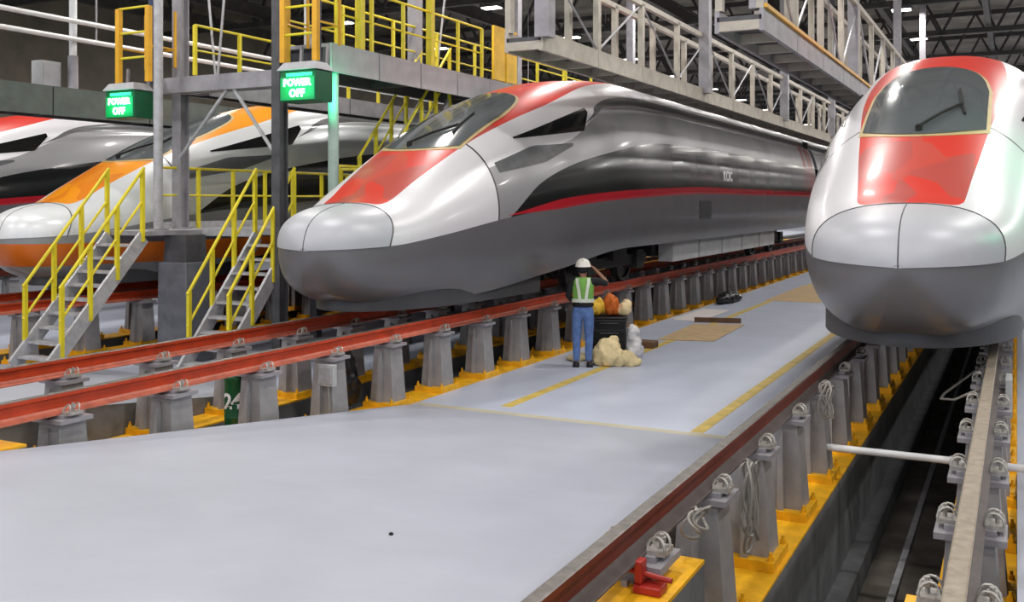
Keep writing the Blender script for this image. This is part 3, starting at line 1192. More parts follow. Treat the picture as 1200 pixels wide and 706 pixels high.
def stairs(label, x0, x1, yt, zt, yb, zb, treads=9, m=None, group=None, n_rail=3, hname='rail_yellow'):
    t = thing('steel_stairs', label, 'stairs', ((x0 + x1) / 2, yb, zb))
    for x in (x0, x1):
        MB().bar((x, yt, zt - 0.09), (x, yb, zb + 0.06), 0.05, 0.22).build('stringer', M['galv'], t)
    tm = MB().box(x0 + 0.03, x1 - 0.03, -0.13, 0.10, -0.035, 0).mesh('tread', M['galv'])
    for i in range(1, treads + 1):
        q = i / (treads + 1)
        put('tread', tm, t, (0, yt + (yb - yt) * q, zt + (zb - zt) * q))
    for x in (x0 - 0.02, x1 + 0.02):
        for h in (1.0, 0.52):
            MB().tube((x, yt, zt + h), (x, yb + 0.1 * (yt - yb), zb + 0.1 * (zt - zb) + h), 0.026 if h == 1 else 0.02, 8).build('handrail', M[hname], t, True)
        for i in range(n_rail + 1):
            q = 0.02 + 0.86 * i / n_rail
            p = Vector((x, yt + (yb - yt) * q, zt + (zb - zt) * q))
            MB().box(p.x - 0.028, p.x + 0.028, p.y - 0.028, p.y + 0.028, p.z - 0.12, p.z + 1.0).build('railing_post', M[hname], t)
    return t


stairs('steel stairs with yellow handrails farthest to the left, in front of the orange train', -12.95, -12.2, 11.05, 1.13, 9.35, za(9.35))
stairs('steel stairs with yellow handrails close to the nose of the middle train', -10.95, -10.2, 12.25, 1.13, 10.6, FZ)
stairs('upper yellow-railed stairs rising to roof level behind the middle train\'s windscreen', -10.75, -10.1, 16.9, 3.66, 14.5, 1.13, 9, n_rail=4)

# columns, masts
def column(label, x, y, z0, z1, w, d, m, name='steel_column'):
    t = thing(name, label, 'column', (x, y, z0))
    b = MB().box(x - w / 2, x + w / 2, y - d / 2, y - d / 2 + 0.02, z0, z1).box(x - w / 2, x + w / 2, y + d / 2 - 0.02, y + d / 2, z0, z1)
    b.box(x - 0.015 - w * 0.12, x + 0.015 + w * 0.12, y - d / 2 + 0.02, y + d / 2 - 0.02, z0, z1)
    b.build('shaft', m, t)
    MB().box(x - w * 0.75, x + w * 0.75, y - d * 0.75, y + d * 0.75, z0, z0 + 0.025).build('foot_plate', m, t)
    return t


pil = thing('platform_pillar', 'blocky grey pillar under the platform, right of the left stairs', 'pillar', (-12.05, 11.75, za(11.75)))
MB().taper((-12.05, 11.78), (0.64, 0.6), (0.62, 0.58), FZ, 0.62).build('pillar_body', M['column'], pil, bevel=0.02)
MB().taper((-12.05, 11.78), (0.5, 0.46), (0.44, 0.44), 0.62, 1.06).build('pillar_head', M['steel_dark'], pil)
ms = thing('mast', 'tall round silver mast standing over the blocky pillar', 'mast', (-12.36, 11.5, 1.13))
MB().tube((-12.36, 11.5, 1.13), (-12.36, 11.5, 10.4), 0.075, 14).build('pole', M['galv'], ms, True)
MB().box(-12.48, -12.24, 11.38, 11.62, 1.13, 1.16).build('foot_plate', M['steel'], ms)
MB().bar((-12.36, 11.55, 3.52), (-12.95, 12.0, 3.45), 0.05, 0.05).build('bracket_arm', M['galv'], ms)
column('slim grey column just right of the silver mast', -12.95, 12.55, 1.13, 10.4, 0.2, 0.2, M['steel'])
c2 = column('dark steel column at the left edge of the larger ladder cage', -10.14, 11.85, za(11.85), 10.4, 0.16, 0.2, M['steel_dark'])
MB().box(-10.05, -10.02, 11.74, 11.96, 3.75, 10.4).build('edge_strip', M['cage_yellow'], c2)
c3 = thing('pale_post', 'pale green-white round post below the larger green sign', 'post', (-9.72, 12.7, 1.13))
MB().tube((-9.78, 12.72, 1.13), (-9.78, 12.72, 3.66), 0.085, 14).build('pole', mat('pale_green_post_paint', (176, 196, 186), 0.45, 0, 0.06), c3, True)
MB().box(-9.92, -9.64, 12.6, 12.84, 1.13, 1.16).build('foot_plate', M['steel'], c3)
c4 = thing('white_post', 'white upright post on the platform at far left', 'post', (-17.0, 13.6, 3.85))
MB().tube((-17.0, 13.6, 4.55), (-17.0, 13.6, 10.4), 0.075, 12).build('pole', M['white_pipe'], c4, True)
MB().tube((-17.0, 13.6, 3.85), (-17.0, 13.6, 4.55), 0.1, 12).build('base', M['steel'], c4, True)
cab = thing('control_cabinet', 'small pale control cabinet on the platform at far left, beside the white post', 'cabinet', (-17.2, 13.2, 3.85))
box_part('case', M['box_white'], cab, -17.4, -17.1, 12.95, 13.4, 3.85, 4.4, bevel=0.01)
box_part('door', M['panel'], cab, -17.1, -17.085, 12.99, 13.36, 3.9, 4.35, bevel=0.005)
c5 = thing('white_post', 'slim white upright post between the two ladder cages, on the rear railing', 'post', (-11.2, 14.3, 3.7))
MB().tube((-11.05, 13.6, 3.66), (-11.05, 13.6, 10.4), 0.035, 12).build('pole', M['white_pipe'], c5, True)
for z, lab in ((5.22, 'upper'), (4.86, 'lower')):
    p = thing('overhead_pipe', lab + ' of the two long white pipes running overhead at far left', 'pipe', (-16.8, 9.5, z))
    MB().tube((-16.8, 9.5, z), (-16.8, 60, z), 0.05, 10).build('pipe_run', M['white_pipe'], p, True)
    for y in (14, 20, 26, 34, 42):
        MB().tube((-16.8, y, z), (-16.8, y, 10.4 if z > 5 else 5.2), 0.02, 6).build('hanger_rod', M['steel'], p)


def ladder(label, x0, x1, y, z0, z1):
    t = thing('ladder_cage', label, 'ladder', ((x0 + x1) / 2, y, z0))
    for x in (x0, x1):
        box_part('side_rail', M['cage_yellow'], t, x - 0.045, x + 0.045, y - 0.04, y + 0.04, z0, z1)
        box_part('rear_rail', M['cage_yellow'], t, x - 0.016, x + 0.016, y + 0.56, y + 0.60, z0 + 0.3, z1)
    rm = MB().tube((x0, 0, 0), (x1, 0, 0), 0.02, 8).mesh('rung', M['rail_yellow'], True)
    n = int((z1 - z0) / 0.42)
    for i in range(1, n + 1):
        put('rung', rm, t, (0, y, z0 + i * 0.42))
    hm = MB().path([(x0, y, 0), (x0 - 0.02, y + 0.4, 0), (x0, y + 0.58, 0), (x1, y + 0.58, 0), (x1 + 0.02, y + 0.4, 0), (x1, y, 0)], 0.018, 6).mesh('hoop', M['cage_yellow'])
    for i in range(int((z1 - z0 - 0.4) / 0.84)):
        put('hoop', hm, t, (0, 0, z0 + 0.6 + i * 0.84))
    MB().tube(((x0 + x1) / 2 + 0.1, y + 0.3, z0), ((x0 + x1) / 2 + 0.1, y + 0.3, z1 + 1.2), 0.06, 10).build('cable_duct', mat('blue_grey_duct', (52, 62, 92), 0.5, 0.1, 0.1), t, True)
    return t


ladder('amber ladder cage above the leftmost green sign', -13.55, -12.85, 11.75, 3.6, 4.86)
ladder('amber ladder cage above the larger green sign, running out of the photo', -9.98, -9.36, 11.75, 3.72, 6.6)

ME_POW = text_mesh('lettering', 'POWER', 0.142, M['sign_text'], 0.004, 0.007, 1.06)
ME_OFF = text_mesh('lettering', 'OFF', 0.155, M['sign_text'], 0.004, 0.007, 1.06)


def power_sign(label, x, y, z, glow=True):
    t = thing('power_sign', label, 'sign', (x, y, z - 0.27))
    w, h, d = 0.68, 0.46, 0.40
    box_part('housing', M['sign_box'], t, x - w / 2, x + w / 2, y, y + d, z - h / 2, z + h / 2, bevel=0.015)
    MB().taper((x, y + d / 2 - 0.02), (w + 0.06, d + 0.06), (w - 0.1, d - 0.08), z + h / 2 + 0.005, z + h / 2 + 0.13).build('hood_cap', M['panel'], t, bevel=0.01)
    box_part('light_bar', mat('lit_green_bar', (60, 225, 150), 0.3, 0, 0, emit=1.4), t, x - 0.20, x + 0.28, y - 0.025, y - 0.005, z + 0.14, z + 0.19)
    box_part('sign_face', M['sign_face'], t, x - w / 2 + 0.02, x + w / 2 - 0.02, y - 0.012, y - 0.001, z - h / 2 + 0.02, z + h / 2 - 0.1)
    for me, dz in ((ME_POW, 0.045), (ME_OFF, -0.115)):
        q = put('lettering', me, t, (x, y - 0.02, z + dz), label='glowing pale letters')
        q.rotation_euler = (PI / 2, 0, 0)
    for sx in (-0.25, 0.25):
        MB().bar((x + sx, y + d - 0.02, z + h / 2 + 0.1), (x + sx, y + d + 0.0, z + h / 2 + 0.42), 0.04, 0.04).build('bracket', M['steel'], t)
    if glow:
        for p, rot, e in (((x, y - 0.15, z), (PI / 2, 0, 0), 3), ((x - 0.05, y + 0.75, z - 0.12), (R(130), 0, 0), 16))[:2 if x > -10 and x < 0 else 1]:
            d_ = area(p, 0.5, e, (0.05, 1.0, 0.45), rot, 0.3)
            d_.name = 'sign_glow'
    return t


power_sign('lit green sign above the stairs farthest left, hung from the smaller ladder cage', -13.3, 11.55, 3.22)
power_sign('larger lit green sign hung under the taller ladder cage near the middle', -9.50, 11.5, 3.32)
power_sign('lit green sign beyond the right edge, beside the right-hand train', 2.1, 11.5, 2.7)
gl = area((1.85, 11.7, 2.6), 0.5, 45, (0.05, 1.0, 0.45), (0, R(92), 0), 0.4)
gl.name = 'sign_glow'
gl.data.spread = R(110)
sg = thing('sign_post', 'post carrying the green sign beyond the right edge', 'post', (2.1, 12.2, FZ))
MB().box(2.02, 2.18, 11.92, 12.08, FZ, 3.3).build('shaft', M['steel'], sg)

# ------------------------------------------------------------------ roof trusses and lamps
def roof_truss(y):
    t = thing('roof_truss', 'dark steel roof truss under the hall ceiling', 'truss', (0, y, 8.3), 'roof trusses')
    box_part('bottom_chord', M['truss'], t, -31.8, 14.8, y - 0.1, y + 0.1, 8.3, 8.5)
    box_part('top_chord', M['truss'], t, -31.8, 14.8, y - 0.1, y + 0.1, 10.2, 10.4)
    n = 24
    st = 46.6 / n
    b1 = MB().bar((0, 0, 8.4), (st / 2, 0, 10.3), 0.1, 0.1).mesh('diagonal', M['truss'])
    b2 = MB().bar((st / 2, 0, 10.3), (st, 0, 8.4), 0.1, 0.1).mesh('diagonal', M['truss'])
    for i in range(n):
        put('diagonal', b1, t, (-31.8 + i * st, y, 0))
        put('diagonal', b2, t, (-31.8 + i * st, y, 0))
    return t


rt = roof_truss(22.0)
for y in (29, 36, 43, 50, 57, 64, 71, 78, 86, 95, 105):
    c = copy_tree(rt)
    c.location = (0, y, 8.3)
pl = MB()
for i, x in enumerate((-29, -25.5, -18.4, -11.4, -8, -4.4, -1)):
    t = thing('roof_purlin', 'long dark roof beam running the length of the hall', 'beam', (x, 20, 8.6), 'roof beams')
    box_part('flange', M['truss'], t, x - 0.1, x + 0.1, 18, 125, 8.55, 8.6)
    box_part('web', M['truss'], t, x - 0.02, x + 0.02, 18, 125, 8.6, 9.0)
    box_part('flange', M['truss'], t, x - 0.1, x + 0.1, 18, 125, 9.0, 9.05)
lamp0 = None
for lx in LAMP_ROWS[:4]:
    for ly in (29, 35.7, 42.4, 49.1, 55.8, 62.5, 70, 85):
        if lamp0 is None:
            lamp0 = thing('ceiling_lamp', 'bright rectangular lamp hanging under the dark roof', 'lamp', (lx, ly, LAMP_Z), 'hall lamps')
            box_part('housing', M['steel_dark'], lamp0, lx - 0.34, lx + 0.34, ly - 0.22, ly + 0.22, LAMP_Z + 0.03, LAMP_Z + 0.15)
            box_part('diffuser', M['lamp'], lamp0, lx - 0.3, lx + 0.3, ly - 0.18, ly + 0.18, LAMP_Z, LAMP_Z + 0.03)
            MB().tube((lx, ly, LAMP_Z + 0.15), (lx, ly, 8.6), 0.02, 6).build('hanger_rod', M['steel'], lamp0)
        else:
            c = copy_tree(lamp0)
            c.location = (lx, ly, LAMP_Z)

# ------------------------------------------------------------------ worker
def skin_object(name, joints, edges, m, parent, sub=2, root=0):
    me = bpy.data.meshes.new(name)
    keys = list(joints)
    ix = {k: i for i, k in enumerate(keys)}
    me.from_pydata([joints[k][0] for k in keys], [(ix[a], ix[b]) for a, b in edges], [])
    o = bpy.data.objects.new(name, me)
    COL.objects.link(o)
    md = o.modifiers.new('skin', 'SKIN')
    md.use_smooth_shade = True
    sv = me.skin_vertices[0].data
    for k in keys:
        r = joints[k][1]
        sv[ix[k]].radius = r if isinstance(r, tuple) else (r, r)
        sv[ix[k]].use_root = (ix[k] == root)
    ss = o.modifiers.new('sub', 'SUBSURF')
    ss.levels = ss.render_levels = sub
    bpy.context.view_layer.update()
    m2 = bpy.data.meshes.new_from_object(o.evaluated_get(bpy.context.evaluated_depsgraph_get()))
    m2.name = name
    o.modifiers.clear()
    o.data = m2
    m2.materials.clear()
    m2.materials.append(m)
    m2.polygons.foreach_set('use_smooth', [True] * len(m2.polygons))
    o.parent = parent
    return o


person = thing('person', 'person in white helmet, lime vest and blue jeans, back turned, hand at helmet', 'person', (-6.07, 14.23, FZ), rz=R(23))
J = {
    'pelvis': ((0, 0, 0.90), (0.13, 0.095)), 'waist': ((0, 0.01, 1.04), (0.125, 0.09)), 'chest': ((0, 0.01, 1.24), (0.145, 0.10)),
    'neck0': ((0, 0.0, 1.39), 0.06), 'neck': ((0, 0.01, 1.44), 0.05), 'skull': ((0, 0.02, 1.53), (0.068, 0.085)), 'crown': ((0, 0.015, 1.61), (0.06, 0.072)),
    'nose': ((0, 0.125, 1.52), 0.012), 'ear_l': ((-0.085, 0.01, 1.53), 0.014), 'ear_r': ((0.085, 0.01, 1.53), 0.014),
    'sh_l': ((-0.17, 0, 1.355), 0.055), 'el_l': ((-0.235, -0.03, 1.11), 0.038), 'wr_l': ((-0.16, 0.17, 1.02), 0.026), 'pa_l': ((-0.13, 0.24, 1.01), (0.03, 0.02)),
    'sh_r': ((0.17, 0, 1.365), 0.055), 'el_r': ((0.40, 0.04, 1.30), 0.038), 'wr_r': ((0.22, 0.05, 1.50), 0.026), 'pa_r': ((0.165, 0.05, 1.555), (0.032, 0.02)),
    'hip_l': ((-0.085, 0, 0.84), 0.085), 'kn_l': ((-0.10, 0.02, 0.47), 0.052), 'an_l': ((-0.10, -0.02, 0.09), 0.035), 'to_l': ((-0.115, 0.13, 0.035), 0.03),
    'hip_r': ((0.085, 0, 0.84), 0.085), 'kn_r': ((0.095, 0.03, 0.47), 0.052), 'an_r': ((0.09, -0.02, 0.09), 0.035), 'to_r': ((0.11, 0.13, 0.035), 0.03),
}
E_ = [('pelvis', 'waist'), ('waist', 'chest'), ('chest', 'neck0'), ('neck0', 'neck'), ('neck', 'skull'), ('skull', 'crown'), ('skull', 'nose'), ('skull', 'ear_l'), ('skull', 'ear_r'),
      ('chest', 'sh_l'), ('sh_l', 'el_l'), ('el_l', 'wr_l'), ('wr_l', 'pa_l'), ('chest', 'sh_r'), ('sh_r', 'el_r'), ('el_r', 'wr_r'), ('wr_r', 'pa_r'),
      ('pelvis', 'hip_l'), ('hip_l', 'kn_l'), ('kn_l', 'an_l'), ('an_l', 'to_l'), ('pelvis', 'hip_r'), ('hip_r', 'kn_r'), ('kn_r', 'an_r'), ('an_r', 'to_r')]
for s_, base, dirv, crossv in (('l', Vector((-0.13, 0.24, 1.01)), Vector((0.12, 1, -0.25)).normalized(), Vector((1, -0.1, 0))),
                               ('r', Vector((0.165, 0.05, 1.555)), Vector((-0.8, 0.1, 0.62)).normalized(), Vector((0, 1, 0)))):
    for i, ln in enumerate((0.075, 0.085, 0.08, 0.062)):
        b0 = base + crossv * (-0.03 + 0.02 * i) + dirv * 0.035
        J['f%d_%s' % (i, s_)] = (tuple(b0), 0.0095)
        J['g%d_%s' % (i, s_)] = (tuple(b0 + dirv * ln * 0.55 + Vector((0, 0, 0.004))), 0.0085)
        J['h%d_%s' % (i, s_)] = (tuple(b0 + dirv * ln + Vector((0, 0, -0.012))), 0.0075)
        E_ += [('pa_' + s_, 'f%d_%s' % (i, s_)), ('f%d_%s' % (i, s_), 'g%d_%s' % (i, s_)), ('g%d_%s' % (i, s_), 'h%d_%s' % (i, s_))]
    tb = base + crossv * -0.035
    J['t0_' + s_] = (tuple(tb), 0.0105)
    J['t1_' + s_] = (tuple(tb - crossv * 0.018 + dirv * 0.035), 0.009)
    E_ += [('wr_' + s_, 't0_' + s_), ('t0_' + s_, 't1_' + s_)]
skin_object('body', J, E_, M['skin'], person)


def sub_joints(keys, grow, edges, over=None):
    q = {}
    for k in keys:
        p, r = J[k]
        r = r if isinstance(r, tuple) else (r, r)
        q[k] = (p, (r[0] + grow, r[1] + grow))
    q.update(over or {})
    return q


jk = ['pelvis', 'hip_l', 'kn_l', 'an_l', 'hip_r', 'kn_r', 'an_r']
jj = sub_joints(jk, 0.022, None, {'top': ((0, 0, 1.0), (0.145, 0.11)), 'an_l': ((-0.10, -0.015, 0.075), 0.058), 'an_r': ((0.09, -0.015, 0.075), 0.058), 'kn_l': ((-0.10, 0.02, 0.47), 0.072), 'kn_r': ((0.095, 0.03, 0.47), 0.072)})
skin_object('jeans', jj, [('pelvis', 'top'), ('pelvis', 'hip_l'), ('hip_l', 'kn_l'), ('kn_l', 'an_l'), ('pelvis', 'hip_r'), ('hip_r', 'kn_r'), ('kn_r', 'an_r')], M['jeans'], person)
jj = sub_joints(['pelvis', 'waist', 'chest', 'neck0', 'sh_l', 'el_l', 'wr_l', 'sh_r', 'el_r'], 0.014, None, {'pelvis': ((0, 0, 0.95), (0.155, 0.12)), 'wr_l': ((-0.17, 0.14, 1.03), 0.036)})
skin_object('shirt', jj, [('pelvis', 'waist'), ('waist', 'chest'), ('chest', 'neck0'), ('chest', 'sh_l'), ('sh_l', 'el_l'), ('el_l', 'wr_l'), ('chest', 'sh_r'), ('sh_r', 'el_r')], M['shirt'], person)


def torso_ring(z):
    tt = [(1.0, 0.172, 0.136), (1.1, 0.170, 0.134), (1.2, 0.176, 0.138), (1.3, 0.178, 0.136), (1.36, 0.165, 0.118), (1.41, 0.125, 0.092)]
    for (z0, a0, b0), (z1, a1, b1) in zip(tt, tt[1:]):
        if z <= z1 + 1e-6:
            q = (z - z0) / (z1 - z0)
            return a0 + (a1 - a0) * q, b0 + (b1 - b0) * q
    return tt[-1][1:]


def local_build(b, name, m, smooth=True):
    o = bpy.data.objects.new(name, b.mesh(name, m, smooth))
    COL.objects.link(o)
    o.parent = person
    return o


def vest_shell(a0, a1, z0, z1, off, nz=8, na=20):
    b = MB()
    vs = []
    for i in range(nz + 1):
        z = z0 + (z1 - z0) * i / nz
        rx, ry = torso_ring(z)
        for k in range(na + 1):
            a = a0 + (a1 - a0) * k / na
            vs.append(((rx + off) * math.cos(a), 0.01 + (ry + off) * math.sin(a), z))
    fs = []
    for i in range(nz):
        for k in range(na):
            q = i * (na + 1) + k
            fs.append((q, q + 1, q + na + 2, q + na + 1))
    b.add(vs, fs)
    return b


for a0, a1 in ((R(200), R(340)), (R(20), R(82)), (R(98), R(160))):
    local_build(vest_shell(a0, a1, 1.03, 1.41, 0.004), 'vest_panel', M['vest'])
local_build(vest_shell(0, 2 * PI, 1.02, 1.075, 0.009, 2, 32), 'reflective_band', M['band'])
for x in (-0.085, 0.085):
    b = MB()
    pts = [(x * 0.55, 1.06), (x * 0.75, 1.2), (x * 1.05, 1.33), (x * 1.05, 1.40)]
    vs = []
    for xx, z in pts:
        rx, ry = torso_ring(z)
        for dx in (-0.024, 0.024):
            q = max(0.0, 1 - ((xx + dx) / (rx + 0.01)) ** 2)
            vs.append((xx + dx, 0.01 - (ry + 0.020) * math.sqrt(q), z))
    b.add(vs, [(i * 2, i * 2 + 1, i * 2 + 3, i * 2 + 2) for i in range(3)])
    local_build(b, 'reflective_band', M['band'])
b = MB().lathe([(0.0, 1.705), (0.04, 1.70), (0.085, 1.675), (0.112, 1.63), (0.12, 1.585), (0.128, 1.578), (0.128, 1.572), (0.112, 1.572)], (0, 0.02, 0), 24)
b.box(-0.07, 0.07, 0.12, 0.19, 1.572, 1.582)
b.path([(0, -0.07, 1.665), (0, 0.0, 1.70), (0, 0.09, 1.675)], 0.014, 8)
local_build(b, 'helmet', M['helmet'])
local_build(MB().blob((0, 0.005, 1.535), (0.088, 0.098, 0.075), 18, 10), 'hair', M['shirt'])
for s_ in (-1, 1):
    b = MB().blob((s_ * 0.108, 0.045, 0.035), (0.052, 0.135, 0.05), 14, 8, 0, 0, 0.3)
    b.box(s_ * 0.108 - 0.05, s_ * 0.108 + 0.05, -0.085, 0.165, 0.0, 0.018)
    local_build(b, 'shoe', M['shoe'])
local_build(MB().lathe([(0.165, 0.955), (0.168, 0.96), (0.168, 0.995), (0.165, 1.0)], (0, 0, 0), 28), 'belt', M['black']).scale = (1.0, 0.79, 1)

# ------------------------------------------------------------------ things around the worker
def drape(name, label, cat, pts, m, seed, noise=0.05):
    """a heap of cloth: overlapping soft lobes merged into one surface"""
    b = MB()
    for i, (c, r) in enumerate(pts):
        b.blob(c, r, 16, 10, noise, seed + i, 0.35)
    o = b.build(name, m, None, True, loc=(pts[0][0][0], pts[0][0][1], min(c[2] - r[2] * 0.65 for c, r in pts)))
    md = o.modifiers.new('remesh', 'REMESH')
    md.mode = 'VOXEL'
    md.voxel_size = 0.022
    md.use_smooth_shade = True
    tx = bpy.data.textures.get('crumple') or bpy.data.textures.new('crumple', 'CLOUDS')
    tx.noise_scale = 0.11
    tx.noise_depth = 2
    md = o.modifiers.new('crumple', 'DISPLACE')
    md.texture = tx
    md.texture_coords = 'GLOBAL'
    md.strength = 0.075
    md.mid_level = 0.55
    return tag(o, label, cat)


cart = thing('tool_chest', 'black tool chest standing just right of the worker', 'chest', (-6.09, 15.04, FZ), rz=R(24))


def cart_part(b, name, m, bevel=0.0):
    o = bpy.data.objects.new(name, b.mesh(name, m))
    COL.objects.link(o)
    o.parent = cart
    if bevel:
        md = o.modifiers.new('bevel', 'BEVEL')
        md.width = bevel
        md.segments = 2
    return o


CX = 0.12
cart_part(MB().box(CX - 0.28, CX + 0.28, -0.2, 0.2, 0.08, 0.68), 'cabinet', M['tarp_black'], 0.02)
cart_part(MB().box(CX - 0.30, CX + 0.30, -0.22, 0.22, 0.685, 0.72), 'lid', M['tarp_black'], 0.01)
for k, z in enumerate((0.12, 0.36, 0.52)):
    d = cart_part(MB().box(CX - 0.25, CX + 0.25, -0.215, -0.2, z, z + (0.22 if k == 0 else 0.13)), 'drawer', M['black'], 0.004)
    h = MB().tube((CX - 0.15, -0.235, z + 0.1), (CX + 0.15, -0.235, z + 0.1), 0.008, 6)
    o = bpy.data.objects.new('handle', h.mesh('handle', M['steel_dark']))
    COL.objects.link(o)
    o.parent = d
for sx in (-0.22, 0.22):
    for sy in (-0.14, 0.14):
        cart_part(MB().lathe([(0.04, -0.015), (0.04, 0.015)], (CX + sx, sy, 0.04), 12, 'x'), 'caster', M['black'])


def cart_at(x, y, z):
    c, s = math.cos(R(24)), math.sin(R(24))
    return (-6.09 + c * (x + CX) - s * y, 15.04 + s * (x + CX) + c * y, FZ + z)


TOPZ = 0.722
drape('cloth_bundle', 'bright yellow cloth bundle on the black chest, closest to the worker', 'cloth', [(cart_at(-0.24, -0.05, TOPZ + 0.10), (0.13, 0.13, 0.13)), (cart_at(-0.15, 0.02, TOPZ + 0.12), (0.12, 0.12, 0.16))], M['cloth_yellow'], 3, 0.11)
drape('cloth_bundle', 'orange cloth bundle piled in the middle of the black chest', 'cloth', [(cart_at(0.06, 0.0, TOPZ + 0.13), (0.14, 0.15, 0.19)), (cart_at(0.02, 0.05, TOPZ + 0.2), (0.10, 0.1, 0.16))], M['cloth_orange'], 13, 0.12)
drape('cloth_bundle', 'round cream-white bundle at the right end of the black chest', 'cloth', [(cart_at(0.27, 0.0, TOPZ + 0.11), (0.12, 0.14, 0.15))], M['cloth_cream'], 23, 0.06)
drape('canvas_sheet', 'beige canvas sheet heaped on the floor in front of the black chest', 'canvas', [((-5.78, 14.55, FZ + 0.16), (0.24, 0.22, 0.26)), ((-5.72, 14.62, FZ + 0.25), (0.13, 0.14, 0.22)), ((-5.56, 14.66, FZ + 0.08), (0.24, 0.2, 0.14)), ((-5.40, 14.70, FZ + 0.06), (0.11, 0.14, 0.09))], M['canvas'], 31, 0.1)
drape('plastic_bag', 'white plastic bag leaning against the right side of the black chest', 'bag', [((-5.62, 15.28, FZ + 0.13), (0.17, 0.16, 0.18)), ((-5.65, 15.31, FZ + 0.36), (0.14, 0.13, 0.2)), ((-5.63, 15.31, FZ + 0.27), (0.15, 0.14, 0.16))], M['bag_white'], 47, 0.1)
drape('cloth_rag', 'small pale rag on the floor left of the worker\'s feet', 'rag', [((-6.42, 14.7, FZ + 0.045), (0.14, 0.12, 0.06)), ((-6.32, 14.78, FZ + 0.05), (0.1, 0.1, 0.07))], M['canvas'], 57, 0.05)
tag(MB().box(-6.15, -5.70, 16.5, 16.8, FZ, FZ + 0.12).build('wooden_block', M['wood'], bevel=0.02, loc=(-5.9, 16.65, FZ)), 'low brown wooden block on the floor behind the white bag', 'block')
tag(MB().add([(-6.0, 17.6, FZ + 0.004), (-5.0, 17.9, FZ + 0.004), (-5.1, 20.6, FZ + 0.004), (-6.1, 20.2, FZ + 0.004), (-6.0, 17.6, FZ + 0.012), (-5.0, 17.9, FZ + 0.012), (-5.1, 20.6, FZ + 0.012), (-6.1, 20.2, FZ + 0.012)],
             [(3, 2, 1, 0), (4, 5, 6, 7), (0, 1, 5, 4), (1, 2, 6, 5), (2, 3, 7, 6), (3, 0, 4, 7)]).build('cardboard_sheet', M['card'], loc=(-5.5, 19, FZ)), 'large tan cardboard sheet lying flat on the aisle beyond the worker', 'cardboard')
tag(MB().bar((-6.2, 20.65, FZ + 0.05), (-5.25, 20.9, FZ + 0.05), 0.1, 0.1).build('timber_batten', M['wood'], loc=(-5.5, 20.9, FZ)), 'brown timber batten lying at the far edge of the cardboard sheet', 'batten')
tag(MB().box(-6.75, -6.1, 20.8, 23.2, FZ, FZ + 0.01).build('plastic_sheet', M['paper'], loc=(-6.4, 22, FZ)), 'pale plastic sheet flat on the floor beside the far rail posts', 'sheet')
tag(MB().box(-5.9, -4.5, 26, 31, FZ, FZ + 0.008).build('cardboard_sheet', M['card'], loc=(-5.3, 28, FZ)), 'second tan sheet lying farther down the aisle near the right train\'s nose', 'cardboard')
drape('black_sack', 'black sack lying on the aisle edge far beyond the worker', 'sack', [((-6.65, 25.2, FZ + 0.1), (0.25, 0.9, 0.16))], M['tarp_black'], 61, 0.05)
drape('black_sack', 'most distant black sack on the aisle, by the right train\'s nose', 'sack', [((-5.9, 36.5, FZ + 0.1), (0.6, 1.0, 0.2))], M['tarp_black'], 63, 0.05)

# green number drum, black sacks and a meter box by the near middle rail
dr = thing('number_drum', 'dark green drum with a white number among the grey posts at left', 'drum', (-7.40, 7.95, FZ))
MB().lathe([(0.115, FZ), (0.12, FZ + 0.02), (0.12, FZ + 0.3), (0.124, FZ + 0.31), (0.12, FZ + 0.32), (0.12, FZ + 0.70), (0.126, FZ + 0.71), (0.126, FZ + 0.74), (0.11, FZ + 0.76), (0.02, FZ + 0.765)], (-7.40, 7.95, 0), 24).build('shell', M['bin_green'], dr, True)
bpy.context.view_layer.update()
nm = text_mesh('number', '24', 0.23, M['white_letters'], 0.0, 0.006, 0.9)
ang = math.atan2(-7.95, 7.40) - 0.35
for v in nm.vertices:
    a = ang + v.co.x / 0.129
    v.co = (0.129 * math.cos(a), 0.129 * math.sin(a), v.co.y)
put('number', nm, dr, (-7.40, 7.95, FZ + 0.48), label='white number 24')
drape('black_sack', 'tall black plastic sack wedged between the grey posts, left of the middle train', 'sack', [((-7.52, 9.95, FZ + 0.3), (0.2, 0.26, 0.36)), ((-7.5, 9.9, FZ + 0.6), (0.16, 0.2, 0.25))], M['tarp_black'], 71, 0.06)
mbx = thing('meter_box', 'small pale box hanging under the red rail in front of the black sack', 'box', (-7.02, 9.55, -0.6))
MB().box(-7.14, -6.92, 9.0, 9.07, -0.52, -0.27).build('case', M['box_white'], mbx, bevel=0.01)
MB().box(-7.115, -6.945, 8.985, 9.0, -0.49, -0.30).build('door', M['galv'], mbx, bevel=0.004)
MB().path([(-7.02, 9.04, -0.52), (-7.0, 9.02, -0.7), (-6.97, 9.0, -0.85)], 0.012, 6).build('cable', M['cable'], mbx, True)

# ------------------------------------------------------------------ details at the near pit track
pp = thing('cross_pipe', 'white pipe laid across the pit between the two rails of the near track', 'pipe', (-1.6, 9.5, -0.74))
MB().tube((-1.68, 9.5, -0.70), (0.35, 9.5, -0.70), 0.033, 14).build('pipe_run', M['white_pipe'], pp, True)
for x in (-1.66, -0.5):
    MB().lathe([(0.04, x - 0.03), (0.045, x), (0.04, x + 0.03)], (0, 9.5, -0.70), 14, 'x').build('collar', M['galv'], pp, True)


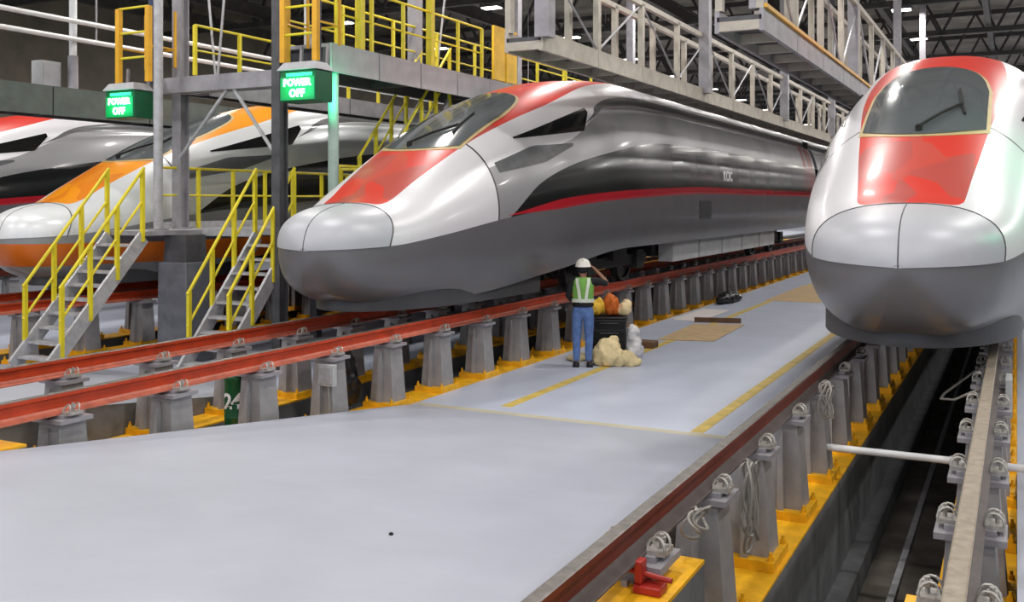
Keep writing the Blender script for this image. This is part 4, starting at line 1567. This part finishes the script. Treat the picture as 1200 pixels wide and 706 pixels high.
def cable_coil(label, x, y, z, h, n, seed):
    t = thing('cable_coil', label, 'cable', (x, y, z))
    rr = random.Random(seed)
    for k in range(n):
        pts = []
        w = rr.uniform(0.04, 0.10)
        hh = h * rr.uniform(0.7, 1.0)
        dx, dy = rr.uniform(-0.03, 0.05), rr.uniform(-0.06, 0.06)
        for i in range(20):
            a = 2 * PI * i / 20
            pts.append((x + dx + 0.03 * math.sin(a * 2 + k), y + dy + w * math.sin(a), z - hh * (0.5 - 0.5 * math.cos(a)) + 0.05))
        MB().path(pts, 0.009, 6, True).build('cable_loop', M['cable'], t, True)
    return t


cable_coil('large tangle of grey cable loops hung on the near brown rail, below the aisle edge', -1.56, 6.35, -0.14, 0.62, 6, 4)
cable_coil('small coil of cable hung on the near brown rail beyond the large tangle', -1.56, 9.35, -0.14, 0.35, 4, 9)
cable_coil('cable loop on the nearest part of the brown rail, at the bottom of the photo', -1.56, 5.2, -0.12, 0.16, 3, 15)
rc = thing('rail_clamp', 'small red clamp on the brown rail at the bottom edge', 'clamp', (-1.62, 4.55, -0.31))
MB().box(-1.66, -1.52, 4.50, 4.62, -0.31, -0.27).box(-1.66, -1.62, 4.52, 4.60, -0.27, -0.16).build('jaw', M['red_paint'], rc, bevel=0.008)
MB().tube((-1.70, 4.56, -0.22), (-1.48, 4.56, -0.24), 0.014, 8).build('screw', M['red_paint'], rc, True)
jb = thing('junction_box', 'pale box with a bent wire fixed to the right of the dusty rail', 'box', (-0.08, 10.0, -0.3))
MB().box(-0.10, -0.04, 10.2, 10.6, -0.42, -0.06).build('case', M['box_white'], jb, bevel=0.01)
MB().box(-0.21, -0.10, 10.35, 10.45, -0.26, -0.20).build('bracket', M['steel'], jb)
wl = thing('wire_bracket', 'bent wire bracket sticking out over the pit from the dusty rail', 'bracket', (-0.3, 12.0, -0.2))
MB().path([(-0.27, 11.9, -0.15), (-0.42, 11.5, -0.22), (-0.66, 10.9, -0.36), (-0.68, 10.7, -0.38), (-0.55, 10.6, -0.36), (-0.27, 10.6, -0.2)], 0.012, 8).build('wire', M['cable'], wl, True)

tag(MB().blob((-3.12, 4.58, za(4.58) + 0.006), (0.014, 0.014, 0.01), 8, 6).build('pebble', M['black'], None, True, loc=(-3.12, 4.58, za(4.58))), 'tiny dark pebble alone on the near grey ramp', 'pebble')
